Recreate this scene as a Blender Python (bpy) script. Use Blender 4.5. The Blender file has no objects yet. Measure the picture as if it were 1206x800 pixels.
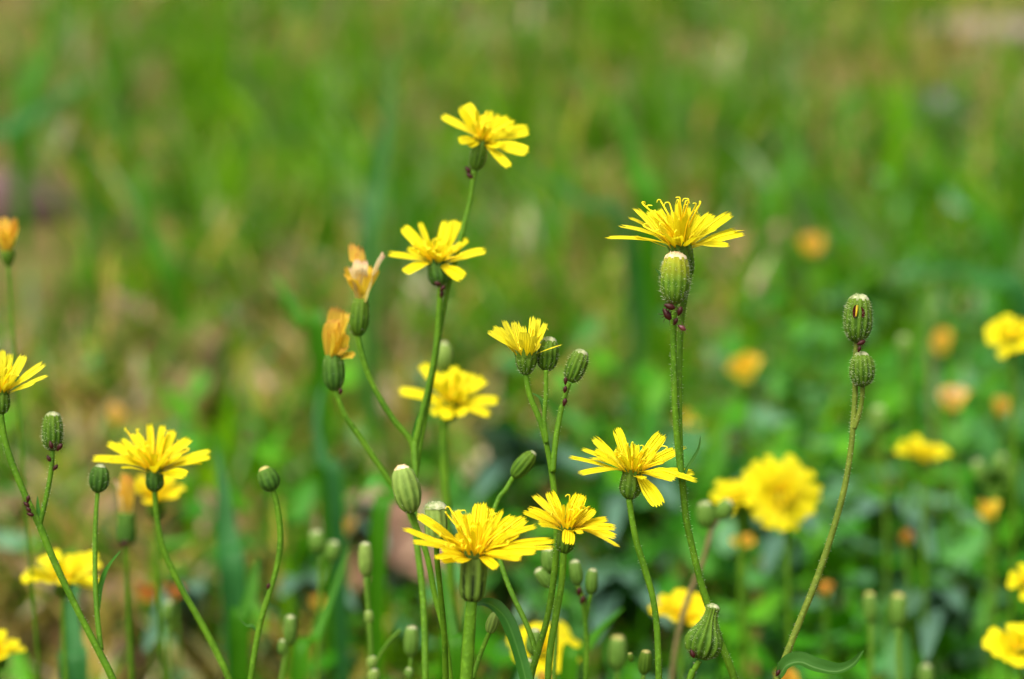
import bpy, math, random
import numpy as np
from mathutils import Vector, Matrix

# ------------------------------------------------------------------ camera, light, exposure
S = bpy.context.scene
COL = S.collection
rng = random.Random(7)
CAM_H, PITCH = 0.30, math.radians(15.0)
FOCUS = 0.437
cd = bpy.data.cameras.new('camera'); cam = bpy.data.objects.new('camera', cd); COL.objects.link(cam)
cam.location = (0, 0, CAM_H); cam.rotation_euler = (math.pi/2 - PITCH, 0, 0)
cd.sensor_width = 23.5; cd.lens = 60; cd.clip_start = 0.02; cd.clip_end = 500
cd.dof.use_dof = True; cd.dof.focus_distance = FOCUS; cd.dof.aperture_fstop = 8.2; cd.dof.aperture_blades = 0
S.camera = cam
SUN_EL, SUN_AZ = math.radians(62), math.radians(-140)      # azimuth measured from +Y towards +X
W = bpy.data.worlds.new('World'); S.world = W; W.use_nodes = True
nt = W.node_tree; bg = nt.nodes['Background']
sky = nt.nodes.new('ShaderNodeTexSky'); sky.sky_type = 'NISHITA'; sky.sun_disc = False
sky.sun_elevation = SUN_EL; sky.sun_rotation = SUN_AZ; sky.air_density = 0.6; sky.dust_density = 9.0; sky.ozone_density = 0.3
nt.links.new(sky.outputs[0], bg.inputs[0]); bg.inputs[1].default_value = 0.15
sl = bpy.data.lights.new('sun', 'SUN'); sl.energy = 1.2; sl.angle = math.radians(40); sl.color = (1.0, 0.98, 0.94)
sun = bpy.data.objects.new('sun', sl); COL.objects.link(sun)
sd = Vector((math.sin(SUN_AZ)*math.cos(SUN_EL), math.cos(SUN_AZ)*math.cos(SUN_EL), math.sin(SUN_EL)))
sun.rotation_euler = sd.to_track_quat('Z', 'Y').to_euler(); sun.location = (0, 0, 3)
S.view_settings.view_transform = 'Standard'; S.view_settings.look = 'None'; S.view_settings.gamma = 1
S.view_settings.use_curve_mapping = False; S.view_settings.exposure = 1.02
S.render.engine = 'CYCLES'; S.cycles.use_denoising = True
S.cycles.max_bounces = 8; S.cycles.transparent_max_bounces = 4

# ------------------------------------------------------------------ places: photo measure -> world
FW = Vector((0, math.cos(PITCH), -math.sin(PITCH))); UP = Vector((0, math.sin(PITCH), math.cos(PITCH))); RT = Vector((1, 0, 0))
CAMP = Vector((0, 0, CAM_H)); K = 23.5/60/1206
def P(x, y, d): return CAMP + FW*d + RT*((x-603)*K*d) - UP*((y-400)*K*d)
def G(x, y):
    v = FW + RT*((x-603)*K) - UP*((y-400)*K)
    return CAMP + v*(-CAM_H/v.z)
def mm(px, d): return px*K*d
def pix(x, y, z=0.0):
    vy = y*FW.y + (z-CAM_H)*FW.z
    u = y*UP.y + (z-CAM_H)*UP.z
    return 603 + x/(K*vy), 400 - u/(K*vy)

# ------------------------------------------------------------------ materials
def mat(name): 
    m = bpy.data.materials.new(name); m.use_nodes = True
    return m, m.node_tree, m.node_tree.nodes['Principled BSDF']
def node(nt, t, **kw):
    n = nt.nodes.new(t)
    for k, v in kw.items(): setattr(n, k, v)
    return n
def ramp(nt, fac, stops, interp='LINEAR'):
    r = node(nt, 'ShaderNodeValToRGB'); r.color_ramp.interpolation = interp
    e = r.color_ramp.elements
    while len(e) < len(stops): e.new(0.5)
    for q, (p, c) in zip(e, stops): q.position = p; q.color = (*c, 1)
    nt.links.new(fac, r.inputs[0]); return r.outputs[0]
def mix(nt, fac, a, b, blend='MIX'):
    m = node(nt, 'ShaderNodeMix', data_type='RGBA', blend_type=blend)
    for s, v in ((m.inputs[0], fac), (m.inputs[6], a), (m.inputs[7], b)):
        if hasattr(v, 'links'): nt.links.new(v, s)
        elif isinstance(v, tuple): s.default_value = (*v, 1)
        else: s.default_value = v
    return m.outputs[2]
def noise(nt, scale, detail=3, coord='Object'):
    tc = node(nt, 'ShaderNodeTexCoord'); n = node(nt, 'ShaderNodeTexNoise')
    n.inputs['Scale'].default_value = scale; n.inputs['Detail'].default_value = detail
    nt.links.new(tc.outputs[coord], n.inputs['Vector']); return n.outputs['Fac']
def finish(nt, b, col, trans=0.0, rough=0.5, spec=0.4, tcol=None):
    b.inputs['Roughness'].default_value = rough; b.inputs['Specular IOR Level'].default_value = spec
    if isinstance(col, tuple): b.inputs['Base Color'].default_value = (*col, 1)
    else: nt.links.new(col, b.inputs['Base Color'])
    if trans:
        t = node(nt, 'ShaderNodeBsdfTranslucent'); mx = node(nt, 'ShaderNodeMixShader'); mx.inputs[0].default_value = trans
        c = col if tcol is None else tcol
        if isinstance(c, tuple): t.inputs[0].default_value = (*c, 1)
        else: nt.links.new(c, t.inputs[0])
        nt.links.new(b.outputs[0], mx.inputs[1]); nt.links.new(t.outputs[0], mx.inputs[2])
        nt.links.new(mx.outputs[0], nt.nodes['Material Output'].inputs[0])
def bump(nt, b, h, strength, dist):
    n = node(nt, 'ShaderNodeBump'); n.inputs['Strength'].default_value = strength; n.inputs['Distance'].default_value = dist
    nt.links.new(h, n.inputs['Height']); nt.links.new(n.outputs[0], b.inputs['Normal'])
def uv(nt):
    tc = node(nt, 'ShaderNodeTexCoord'); s = node(nt, 'ShaderNodeSeparateXYZ'); nt.links.new(tc.outputs['UV'], s.inputs[0]); return s.outputs
def island(nt): return node(nt, 'ShaderNodeNewGeometry').outputs['Random Per Island']
def math_(nt, op, a, b=None):
    m = node(nt, 'ShaderNodeMath', operation=op)
    for s, v in ((m.inputs[0], a), (m.inputs[1], b)):
        if v is None: continue
        if hasattr(v, 'links'): nt.links.new(v, s)
        else: s.default_value = v
    return m.outputs[0]

def petal_mat(name, base, mid, tip, edge=None, trans=0.35):
    m, nt, b = mat(name); u = uv(nt)
    c = ramp(nt, u[1], [(0.0, base), (0.4, mid), (1.0, tip)] if edge is None else [(0.0, base), (0.4, mid), (0.85, tip), (1.0, edge)])
    n = noise(nt, 900, 2); c = mix(nt, ramp(nt, n, [(0.35, (0, 0, 0)), (0.75, (0.22,)*3)]), c, mid)
    lines = math_(nt, 'SINE', math_(nt, 'MULTIPLY', u[0], 31.0))
    c2 = mix(nt, math_(nt, 'MULTIPLY', math_(nt, 'GREATER_THAN', lines, 0.80), 0.22), c, base)
    finish(nt, b, c2, trans, 0.5, 0.25)
    bump(nt, b, lines, 0.7, 0.0003)
    return m
M = {}
M['petal'] = petal_mat('petal_yellow', (0.86, 0.64, 0.003), (0.89, 0.79, 0.005), (0.90, 0.84, 0.010))
M['petal_lemon'] = petal_mat('petal_lemon', (0.86, 0.68, 0.006), (0.88, 0.80, 0.012), (0.89, 0.85, 0.035))
M['petal_gold'] = petal_mat('petal_gold', (0.90, 0.57, 0.003), (0.94, 0.75, 0.004), (0.95, 0.81, 0.006))
M['wilt'] = petal_mat('petal_wilted_orange', (0.70, 0.50, 0.05), (0.92, 0.66, 0.06), (0.93, 0.62, 0.08), (0.88, 0.46, 0.10), .5)
M['wilt_cream'] = petal_mat('petal_wilted_cream', (0.70, 0.62, 0.12), (0.86, 0.76, 0.34), (0.88, 0.76, 0.46), (0.84, 0.52, 0.38), .5)
M['wilt_yellow'] = petal_mat('petal_wilted_yellow', (0.72, 0.60, 0.05), (0.92, 0.74, 0.05), (0.93, 0.68, 0.05), (0.88, 0.54, 0.06), .5)
M['wilt_red'] = petal_mat('petal_wilted_red', (0.45, 0.24, 0.03), (0.55, 0.22, 0.03), (0.50, 0.16, 0.03))
m, nt, b = mat('stamen_gold'); u = uv(nt)
finish(nt, b, ramp(nt, u[1], [(0, (0.90, 0.56, 0.004)), (0.5, (0.93, 0.77, 0.006)), (1, (0.93, 0.88, 0.04))]), 0.2, 0.5, 0.2); M['stamen'] = m

def stem_mat(name, a, c):
    m, nt, b = mat(name); n = noise(nt, 260, 4)
    col = ramp(nt, n, [(0.3, a), (0.7, c)])
    f = noise(nt, 1600, 2); col = mix(nt, ramp(nt, f, [(0.55, (0, 0, 0)), (0.7, (0.35,)*3)]), col, tuple(min(1, v*1.8+0.01) for v in c))
    finish(nt, b, col, 0.12, 0.6, 0.15); bump(nt, b, f, 0.5, 0.0003)
    return m
M['stem'] = stem_mat('stem_green', (0.040, 0.120, 0.003), (0.080, 0.190, 0.006))
M['stem_olive'] = stem_mat('stem_olive', (0.075, 0.125, 0.010), (0.12, 0.17, 0.018))
M['stem_pale'] = stem_mat('stem_pale', (0.055, 0.14, 0.008), (0.09, 0.19, 0.015))
M['stem_brown'] = stem_mat('stem_brown', (0.10, 0.10, 0.03), (0.16, 0.13, 0.05))
def bud_mat(name, dark, light, top):
    m, nt, b = mat(name); u = uv(nt)
    rib = ramp(nt, u[0], [(0.0, dark), (0.25, tuple(0.6*x+0.4*y for x, y in zip(dark, light))), (0.75, light)])
    c = mix(nt, ramp(nt, u[1], [(0.45, (0, 0, 0)), (1.0, (0.75,)*3)]), rib, top)
    n = noise(nt, 700, 3); c = mix(nt, ramp(nt, n, [(0.5, (0, 0, 0)), (0.72, (0.45,)*3)]), c, tuple(min(1, v*1.35+0.01) for v in light))
    finish(nt, b, c, 0.12, 0.65, 0.12); bump(nt, b, n, 0.5, 0.0003)
    return m
M['bud'] = bud_mat('bud_green', (0.020, 0.062, 0.002), (0.062, 0.140, 0.008), (0.085, 0.155, 0.010))
M['bud_yellow'] = bud_mat('bud_yellowing', (0.040, 0.105, 0.004), (0.085, 0.175, 0.010), (0.33, 0.33, 0.012))
M['bud_pale'] = bud_mat('bud_pale', (0.07, 0.14, 0.018), (0.15, 0.25, 0.04), (0.19, 0.28, 0.06))
M['bud_soft'] = bud_mat('bud_soft', (0.045, 0.11, 0.010), (0.085, 0.185, 0.022), (0.11, 0.20, 0.035))
M['bud_dark'] = bud_mat('bud_dark', (0.018, 0.06, 0.006), (0.045, 0.125, 0.012), (0.06, 0.13, 0.012))
M['bud_striped'] = bud_mat('bud_striped', (0.006, 0.014, 0.003), (0.10, 0.19, 0.02), (0.10, 0.17, 0.02))
m, nt, b = mat('bud_tip_cream'); finish(nt, b, ramp(nt, noise(nt, 900), [(0.35, (0.12, 0.18, 0.04)), (0.65, (0.42, 0.45, 0.25))]), 0.15, 0.6); M['tip'] = m
m, nt, b = mat('bud_tip_rusty'); finish(nt, b, ramp(nt, noise(nt, 800), [(0.3, (0.45, 0.22, 0.05)), (0.5, (0.70, 0.55, 0.30)), (0.7, (0.72, 0.66, 0.45))]), 0.15, 0.6); M['tip_rusty'] = m
m, nt, b = mat('bud_tip_yellow'); finish(nt, b, ramp(nt, noise(nt, 800), [(0.3, (0.24, 0.24, 0.03)), (0.7, (0.42, 0.40, 0.13))]), 0.15, 0.6); M['tip_yellow'] = m
m, nt, b = mat('hair_white'); finish(nt, b, (0.55, 0.62, 0.42), 0.4, 0.5); M['hair'] = m
m, nt, b = mat('aphid_maroon'); finish(nt, b, ramp(nt, noise(nt, 1500), [(0.3, (0.014, 0.002, 0.0015)), (0.7, (0.040, 0.006, 0.004))]), 0, 0.45, 0.18); M['aphid'] = m
m, nt, b = mat('aphid_red'); finish(nt, b, ramp(nt, noise(nt, 1500), [(0.3, (0.05, 0.007, 0.008)), (0.7, (0.13, 0.03, 0.03))]), 0, 0.35, 0.5); M['aphid_red'] = m
m, nt, b = mat('hole_brown'); finish(nt, b, (0.03, 0.003, 0.001), 0, 0.8, .1); M['hole'] = m
def leaf_mat(name, a, c, pale, rough=0.45, trans=0.25, spec=0.5):
    m, nt, b = mat(name); u = uv(nt)
    col = ramp(nt, noise(nt, 120, 4), [(0.3, a), (0.7, c)])
    oi = node(nt, 'ShaderNodeObjectInfo')
    col = mix(nt, math_(nt, 'MULTIPLY', oi.outputs['Random'], 0.35), col, tuple(v*0.6 for v in a))
    d = math_(nt, 'ABSOLUTE', math_(nt, 'SUBTRACT', u[0], 0.5))
    col = mix(nt, math_(nt, 'MULTIPLY', math_(nt, 'LESS_THAN', d, 0.05), 0.6), col, pale)
    finish(nt, b, col, trans, rough, spec*.6)
    bump(nt, b, noise(nt, 300, 3), 0.3, 0.0005)
    return m
M['leaf'] = leaf_mat('leaf_green', (0.018, 0.11, 0.003), (0.035, 0.16, 0.005), (0.06, 0.18, 0.02))
M['leaf_curled'] = leaf_mat('leaf_curled_grey_green', (0.022, 0.085, 0.008), (0.040, 0.13, 0.014), (0.07, 0.15, 0.04), .65, .15, .15)
M['leaf_glaucous'] = leaf_mat('leaf_glaucous', (0.055, 0.15, 0.085), (0.10, 0.20, 0.13), (0.13, 0.23, 0.15), 0.4, 0.15, .35)
M['blade'] = leaf_mat('grass_blade_green', (0.025, 0.14, 0.001), (0.045, 0.19, 0.002), (0.06, 0.20, 0.01), 0.5, 0.35, .2)
M['blade_blue'] = leaf_mat('grass_blade_blue_green', (0.015, 0.095, 0.014), (0.028, 0.14, 0.03), (0.04, 0.16, 0.04), 0.5, 0.3, .2)
m, nt, b = mat('dry_leaf'); oi = node(nt, 'ShaderNodeObjectInfo')
c = ramp(nt, oi.outputs['Random'], [(0, (0.24, 0.14, 0.085)), (0.5, (0.30, 0.19, 0.13)), (1, (0.20, 0.105, 0.05))])
finish(nt, b, mix(nt, ramp(nt, noise(nt, 90, 5), [(0.3, (0, 0, 0)), (0.75, (0.7,)*3)]), c, (0.15, 0.09, 0.05)), 0.15, 0.6, 0.3); M['dry'] = m
m, nt, b = mat('stone_pinkish'); n = noise(nt, 70, 6)
finish(nt, b, ramp(nt, n, [(0.3, (0.11, 0.09, 0.07)), (0.7, (0.24, 0.20, 0.165))]), 0, 0.8); bump(nt, b, n, 0.6, 0.004); M['stone'] = m
m, nt, b = mat('stone_mauve'); n = noise(nt, 70, 6)
finish(nt, b, ramp(nt, n, [(0.3, (0.045, 0.028, 0.024)), (0.7, (0.15, 0.10, 0.092))]), 0, 0.8, .2); bump(nt, b, n, 0.6, 0.004); M['stone_mauve'] = m
m, nt, b = mat('stone_grey'); n = noise(nt, 60, 6)
finish(nt, b, ramp(nt, n, [(0.3, (0.05, 0.05, 0.055)), (0.7, (0.13, 0.13, 0.14))]), 0, 0.8); bump(nt, b, n, 0.6, 0.004); M['stone_grey'] = m

# ------------------------------------------------------------------ mesh helpers
WPOS = {}
def link(o, parent=None, label=None, cat=None, group=None, kind=None):
    COL.objects.link(o)
    if parent is not None: o.parent = parent
    if label: o['label'] = label
    if cat: o['category'] = cat
    if group: o['group'] = group
    if kind: o['kind'] = kind
    return o
def empty(name, pos, parent=None, **kw):
    o = bpy.data.objects.new(name, None); o.empty_display_size = 0.005
    link(o, parent, **kw); pos = Vector(pos)
    o.location = pos - (WPOS[parent.name] if parent is not None else Vector()); WPOS[o.name] = pos
    return o
class MB:
    def __init__(s): s.v = []; s.f = []; s.uv = []; s.m = []
    def add(s, p, u=(0, 0)): s.v.append(Vector(p)); s.uv.append(u); return len(s.v)-1
    def face(s, ids, mi=0): s.f.append(ids); s.m.append(mi)
    def build(s, name, mats, parent=None, pos=None, smooth=True, **kw):
        pw = WPOS[parent.name] if parent is not None else Vector()
        pos = Vector(pos) if pos is not None else pw
        me = bpy.data.meshes.new(name)
        me.from_pydata([tuple(p - pos) for p in s.v], [], s.f)
        for q in (mats if isinstance(mats, (list, tuple)) else [mats]): me.materials.append(q)
        me.polygons.foreach_set('material_index', s.m)
        if smooth: me.polygons.foreach_set('use_smooth', [True]*len(s.f))
        ul = me.uv_layers.new(name='UVMap'); li = np.empty(len(me.loops), np.int32); me.loops.foreach_get('vertex_index', li)
        ul.data.foreach_set('uv', np.array(s.uv, np.float32)[li].ravel())
        me.update()
        o = bpy.data.objects.new(name, me); link(o, parent, **kw); o.location = pos - pw; WPOS[o.name] = pos
        return o
def spline(pts, rad, step=5):
    """Catmull-Rom through points (with radii)."""
    n = len(pts); out = []; ro = []
    for i in range(n-1):
        p0 = pts[max(i-1, 0)]; p1 = pts[i]; p2 = pts[i+1]; p3 = pts[min(i+2, n-1)]
        for k in range(step):
            t = k/step
            out.append(0.5*((2*p1)+(p2-p0)*t+(2*p0-5*p1+4*p2-p3)*t*t+(3*p1-p0-3*p2+p3)*t**3)); ro.append(rad[i]*(1-t)+rad[i+1]*t)
    out.append(pts[-1]); ro.append(rad[-1]); return out, ro
def frame_of(ax, hint=None):
    ax = ax.normalized(); h = hint or FW
    a = h - ax*h.dot(ax)
    if a.length < 1e-3: a = RT - ax*RT.dot(ax)
    a.normalize(); return a, ax.cross(a)
def tube(mb, pts, rad, n=8, mi=0, step=5, rib=0.0, smooth=True, cap=True):
    if smooth: pts, rad = spline(pts, rad, step)
    rings = []; a = None; L = len(pts)
    for i, p in enumerate(pts):
        t = (pts[min(i+1, L-1)] - pts[max(i-1, 0)]).normalized()
        if a is None: a, _ = frame_of(t)
        a = a - t*a.dot(t); a.normalize(); bb = t.cross(a)
        ring = []
        for k in range(n):
            th = 2*math.pi*k/n; r = rad[i]*(1 + (rib if k % 2 else -rib))
            ring.append(mb.add(p + (a*math.cos(th)+bb*math.sin(th))*r, (k/n, i/(L-1))))
        rings.append(ring)
    for i in range(L-1):
        for k in range(n): mb.face((rings[i][k], rings[i][(k+1) % n], rings[i+1][(k+1) % n], rings[i+1][k]), mi)
    if cap: mb.face(tuple(rings[0][::-1]), mi); mb.face(tuple(rings[-1]), mi)
    return pts, rad
def hair(mb, p, n, L, r, mi):
    a, b = frame_of(n); s = [mb.add(p + (a*math.cos(t)+b*math.sin(t))*r, (0, 0)) for t in (0, 2.1, 4.2)]
    tip = mb.add(p + n*L + Vector((rng.uniform(-1, 1), rng.uniform(-1, 1), rng.uniform(-1, 1)))*L*0.25, (0, 1))
    for k in range(3): mb.face((s[k], s[(k+1) % 3], tip), mi)
def prof(pr, t):
    for (t0, r0), (t1, r1) in zip(pr, pr[1:]):
        if t <= t1:
            q = (t-t0)/max(1e-6, t1-t0); q = q*q*(3-2*q) if False else q
            return r0 + (r1-r0)*q
    return pr[-1][1]
PROF = {
 'bulb': [(0, .34), (.06, .55), (.16, .80), (.38, 1.0), (.7, .96), (1, .86)],
 'cone': [(0, .36), (.15, .58), (.45, .85), (.75, .97), (1, 1.0)],
 'cyl': [(0, .50), (.06, .80), (.2, .95), (.5, 1.0), (1, .92)],
 'barrel': [(0, .30), (.05, .55), (.15, .80), (.35, .98), (.55, 1.0), (.78, .90), (.92, .68), (1, .46)],
 'urn': [(0, .30), (.05, .52), (.15, .78), (.35, .98), (.6, 1.0), (.85, .86), (.94, .70), (1, .54)],
 'keg': [(0, .30), (.05, .52), (.14, .78), (.32, .97), (.5, 1.0), (.75, .95), (.92, .82), (1, .68)],
 'pear': [(0, .32), (.04, .55), (.12, .85), (.28, 1.0), (.42, .93), (.6, .62), (.78, .38), (.92, .33), (1, .40)],
}
def lathe(mb, B, T, R, kind, ribs=9, amp=0.12, rows=16, sub=6, mi=0, close=True):
    ax = T - B; a, bb = frame_of(ax); pr = PROF[kind]; n = ribs*sub; rings = []
    for i in range(rows+1):
        t = i/rows; r = R*prof(pr, t); ring = []
        for k in range(n):
            th = 2*math.pi*k/n; c = (1-abs(math.sin(ribs*th/2)))**.8
            rr = r*(1 + amp*(c-0.4) + .018*math.sin(3*th+9*t+R*4e5))
            ring.append(mb.add(B + ax*t + (a*math.cos(th)+bb*math.sin(th))*rr, (c, t)))
        rings.append(ring)
    for i in range(rows):
        for k in range(n): mb.face((rings[i][k], rings[i][(k+1) % n], rings[i+1][(k+1) % n], rings[i+1][k]), mi)
    if close:
        for ring, p, t in ((rings[0][::-1], B, 0), (rings[-1], T, 1)):
            c = mb.add(p, (0.5, t))
            for k in range(n): mb.face((ring[k], ring[(k+1) % n], c), mi)
    return a, bb
def hairs_on(mb, B, T, R, kind, n, L, mi):
    ax = T-B; a, bb = frame_of(ax); axn = ax.normalized()
    for _ in range(n):
        t = rng.uniform(.04, .95); th = rng.uniform(0, 6.283); nn = a*math.cos(th)+bb*math.sin(th)
        hair(mb, B+ax*t+nn*R*prof(PROF[kind], t)*1.0, (nn + axn*rng.uniform(-.3, .5)).normalized(), L*rng.uniform(.4, 1.1), 0.000024, mi)

# ------------------------------------------------------------------ flower parts
def petal_into(mb, C, T, axis, w, lift, rg, start=0.0, n=10, teeth=True, curl=0.0, mi=0):
    e = T - C; L = e.length
    r = e - axis*e.dot(axis)
    if r.length < 0.12*L:
        r = r + (RT*rg.uniform(-1, 1) + FW*rg.uniform(-1, 1))*0.2*L; r -= axis*r.dot(axis)
    r.normalize(); side = axis.cross(r)
    p0 = C + r*start; q = p0 + (T-p0)*0.5 + axis*lift*L
    tw = (1 if side.dot(FW) > 0 else -1)*rg.uniform(.15, .8)*min(1, abs(side.dot(FW))*1.4) + rg.uniform(-.15, .15); cup = rg.uniform(.10, .34); wav = rg.uniform(-.06, .06); ph = rg.uniform(0, 6)
    us = [-1, -.8, -.6, -.4, -.2, 0, .2, .4, .6, .8, 1] if teeth else [-1, -.5, 0, .5, 1]
    rows = []
    tl = [rg.uniform(.015, .06) for _ in us]
    if rg.random() < .45: tl[rg.choice((2, 4, 6, 8)) % len(us)] = rg.uniform(.10, .22)
    for i in range(n+1):
        t = i/n
        p = p0*(1-t)**2 + q*2*t*(1-t) + T*t*t
        d = ((q-p0)*(1-t) + (T-q)*t).normalized()
        N = side.cross(d).normalized()
        N = -N if N.dot(axis) < 0 and abs(N.dot(axis)) > .3 else N
        a = tw*min(1, t*1.8); s = side*math.cos(a) + N*math.sin(a)
        nn = N*math.cos(a) - side*math.sin(a)
        wt = 0.97*w*(0.30 + 0.70*min(1, (t/0.55))**0.8)*(1 - 0.10*max(0, t-.8)/.2)
        row = []
        for j, u in enumerate(us):
            off = s*wt*0.5*u + nn*(cup*wt*0.5*(u*u-.4) + wt*0.03*math.cos(u*9.4) + wav*L*math.sin(3*t+ph))
            off -= nn*curl*L*max(0, t-.6)**2*3
            if teeth and i == n: off += d*L*((tl[j] if j % 2 else -tl[j]*.8) - 0.03*u*u)
            elif i == n: off += d*L*(-.06*u*u)
            row.append(mb.add(p+off, ((u+1)/2, t)))
        rows.append(row)
    for i in range(n):
        for j in range(len(us)-1): mb.face((rows[i][j], rows[i][j+1], rows[i+1][j+1], rows[i+1][j]), mi)
def stamens_into(mb, C, axis, R, n, rg, h=(.35, .7), spread=.4, rpx=0.00016):
    a, b = frame_of(axis)
    for _ in range(n):
        th = rg.uniform(0, 6.283); s = spread*math.sqrt(rg.random())*R; H = R*(h[0]*.55+(h[1]-h[0]*.55)*rg.random()**1.1)
        d = a*math.cos(th)+b*math.sin(th); p0 = C + d*s*.25
        p1 = C + d*s*.6 + axis*H*.55; p2 = C + d*s*1.25 + axis*H + (a*rg.uniform(-1, 1)+b*rg.uniform(-1, 1))*R*.06
        k = rg.uniform(0, 6.283); c = a*math.cos(k)+b*math.sin(k); cr = R*.05
        pts = [p0, p1, p2, p2 + axis*cr + c*cr*.8, p2 + axis*cr*.9 + c*cr*1.9]
        if rg.random() < .5: pts.append(p2 + c*cr*2.3 - axis*cr*.1)
        tube(mb, pts, [rpx*1.15, rpx*1.1, rpx*.85, rpx*.65, rpx*.5, rpx*.4][:len(pts)], 5, step=3)
def head(parent, C, B, tips=(), d=FOCUS, axis=None, inv=12, kind='bulb', pm='petal', bm='bud', auto=0, R=None, elev=(5, 30), seed=1,
         inner=8, st=18, sth=(.3, .6), stspread=.35, hairy=60, single=False, lift=.10, wauto=13, ribs=9, azim=None):
    """C, B: petal base and stem joint in photo units (x, y[, d]); tips: (x, y, mm behind C, width)."""
    rg = random.Random(seed)
    dC = C[2] if len(C) > 2 else d; dB = B[2] if len(B) > 2 else dC
    c3 = P(C[0], C[1], dC); b3 = P(B[0], B[1], dB)
    if axis is None: ax = (c3-b3).normalized()
    else: ax = (RT*axis[0] + UP*axis[1] - FW*axis[2]).normalized()
    h = empty('flower_head', b3, parent)
    mb = MB(); ri = mm(inv, dC)
    lathe(mb, b3, c3, ri, kind, ribs=ribs, amp=.16, rows=12, sub=4)
    if hairy: hairs_on(mb, b3, c3, ri, kind, hairy*2, 0.0006, 1)
    va, vb = frame_of(c3-b3); vx = (c3-b3).normalized(); rt = ri*prof(PROF[kind], 1)
    for k in range(13):
        th = 2*math.pi*k/13; n_ = va*math.cos(th)+vb*math.sin(th); sd = n_.cross(vx)*rt*.26; p_ = c3 + n_*rt*1.03 - vx*ri*.25
        lt = ri*rg.uniform(.55, .95); e = [mb.add(p_-sd, (.1, .7)), mb.add(p_+sd, (.1, .7)), mb.add(p_+n_*ri*.14+vx*lt*.6+sd*.6, (.5, .9)), mb.add(p_+n_*ri*.14+vx*lt*.6-sd*.6, (.5, .9)), mb.add(p_+n_*ri*.34+vx*lt, (.9, 1))]
        mb.face((e[0], e[1], e[2], e[3])); mb.face((e[3], e[2], e[4]))
    mb.build('involucre', [M[bm], M['hair']], h)
    Rm = mm(R, dC) if R else sum((P(x, y, dC+z*.001)-c3).length for x, y, z, w in tips)/max(1, len(tips))
    big = MB() ; todo = []
    for (x, y, z, w) in tips: todo.append((P(x, y, dC+z*.001), mm(w, dC), lift, 0.0))
    a, bb = frame_of(ax)
    for k in range(auto):
        th = 2*math.pi*(k+rg.uniform(-.3, .3))/auto if azim is None else math.radians(rg.uniform(*azim))
        el = math.radians(rg.uniform(*elev)); Lk = Rm*rg.uniform(.85, 1.05)
        dd = (a*math.cos(th)+bb*math.sin(th))*math.cos(el) + ax*math.sin(el)
        todo.append((c3+dd*Lk, mm(wauto, dC)*rg.uniform(.8, 1.15), lift, rg.uniform(0, .1)))
    if not single: inner += 4
    for k in range(inner):
        th = 2*math.pi*(k+rg.uniform(-.4, .4))/inner; el = math.radians(rg.uniform(30, 72)); Lk = Rm*rg.uniform(.42, .78)
        dd = (a*math.cos(th)+bb*math.sin(th))*math.cos(el) + ax*math.sin(el)
        todo.append((c3+dd*Lk, mm(wauto*.62, dC)*rg.uniform(.7, 1.1), .06, 0.0))
    for (T, w, lf, cu) in todo:
        if single: petal_into(big, c3, T, ax, w, lf, rg, ri*.6, 7, False, cu)
        else:
            q = MB(); petal_into(q, c3, T, ax, w, lf*rg.uniform(.6, 1.3), rg, ri*.6, 10, True, cu)
            q.build('petal', M[pm], h)
    if single: big.build('corolla', M[pm], h)
    if st:
        q = MB(); stamens_into(q, c3, ax, Rm, st, rg, sth, stspread, mm(1.05, dC)); q.build('stamens', M['stamen'], h)
    return h
def wilted(parent, C, B, tips, d, inv=11, kind='cyl', bm='bud', seed=1, hairy=50, single=False):
    """closed, shrivelled head: tips (x, y, mm, width, material)"""
    rg = random.Random(seed); c3 = P(C[0], C[1], d); b3 = P(B[0], B[1], d); ax = (c3-b3).normalized()
    h = empty('wilted_head', b3, parent); mb = MB(); ri = mm(inv, d)
    lathe(mb, b3, c3, ri, kind, amp=.14, rows=10, sub=4)
    if hairy: hairs_on(mb, b3, c3, ri, kind, hairy, .0007, 1)
    mb.build('involucre', [M[bm], M['hair']], h)
    big = MB(); ms = sorted({t[4] for t in tips})
    for (x, y, z, w, mk) in tips:
        q = big if single else MB()
        T = P(x, y, d+z*.001); off = (RT*rg.uniform(-.6, .6) + FW*rg.uniform(-.6, .6))*ri
        petal_into(q, c3 + off - ax*ri*.4, T, ax, mm(w*1.45, d), rg.uniform(-.05, .2), rg, 0, 10, True, rg.uniform(-.2, .35), ms.index(mk) if single else 0)
        if not single: q.build('shrivelled_petal', M[mk], h)
    if single: big.build('shrivelled_corolla', [M[k] for k in ms], h)
    return h
def wilt_tips(C, r, hgt, seed, mats=('wilt', 'wilt_yellow'), n=9):
    rg = random.Random(seed); return [(C[0]+rg.uniform(-.9, .9)*r, C[1]-hgt*rg.uniform(.55, 1.0), rg.uniform(-1.5, 1.5), r*rg.uniform(.6, 1.0), rg.choice(mats)) for _ in range(n)]
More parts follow.
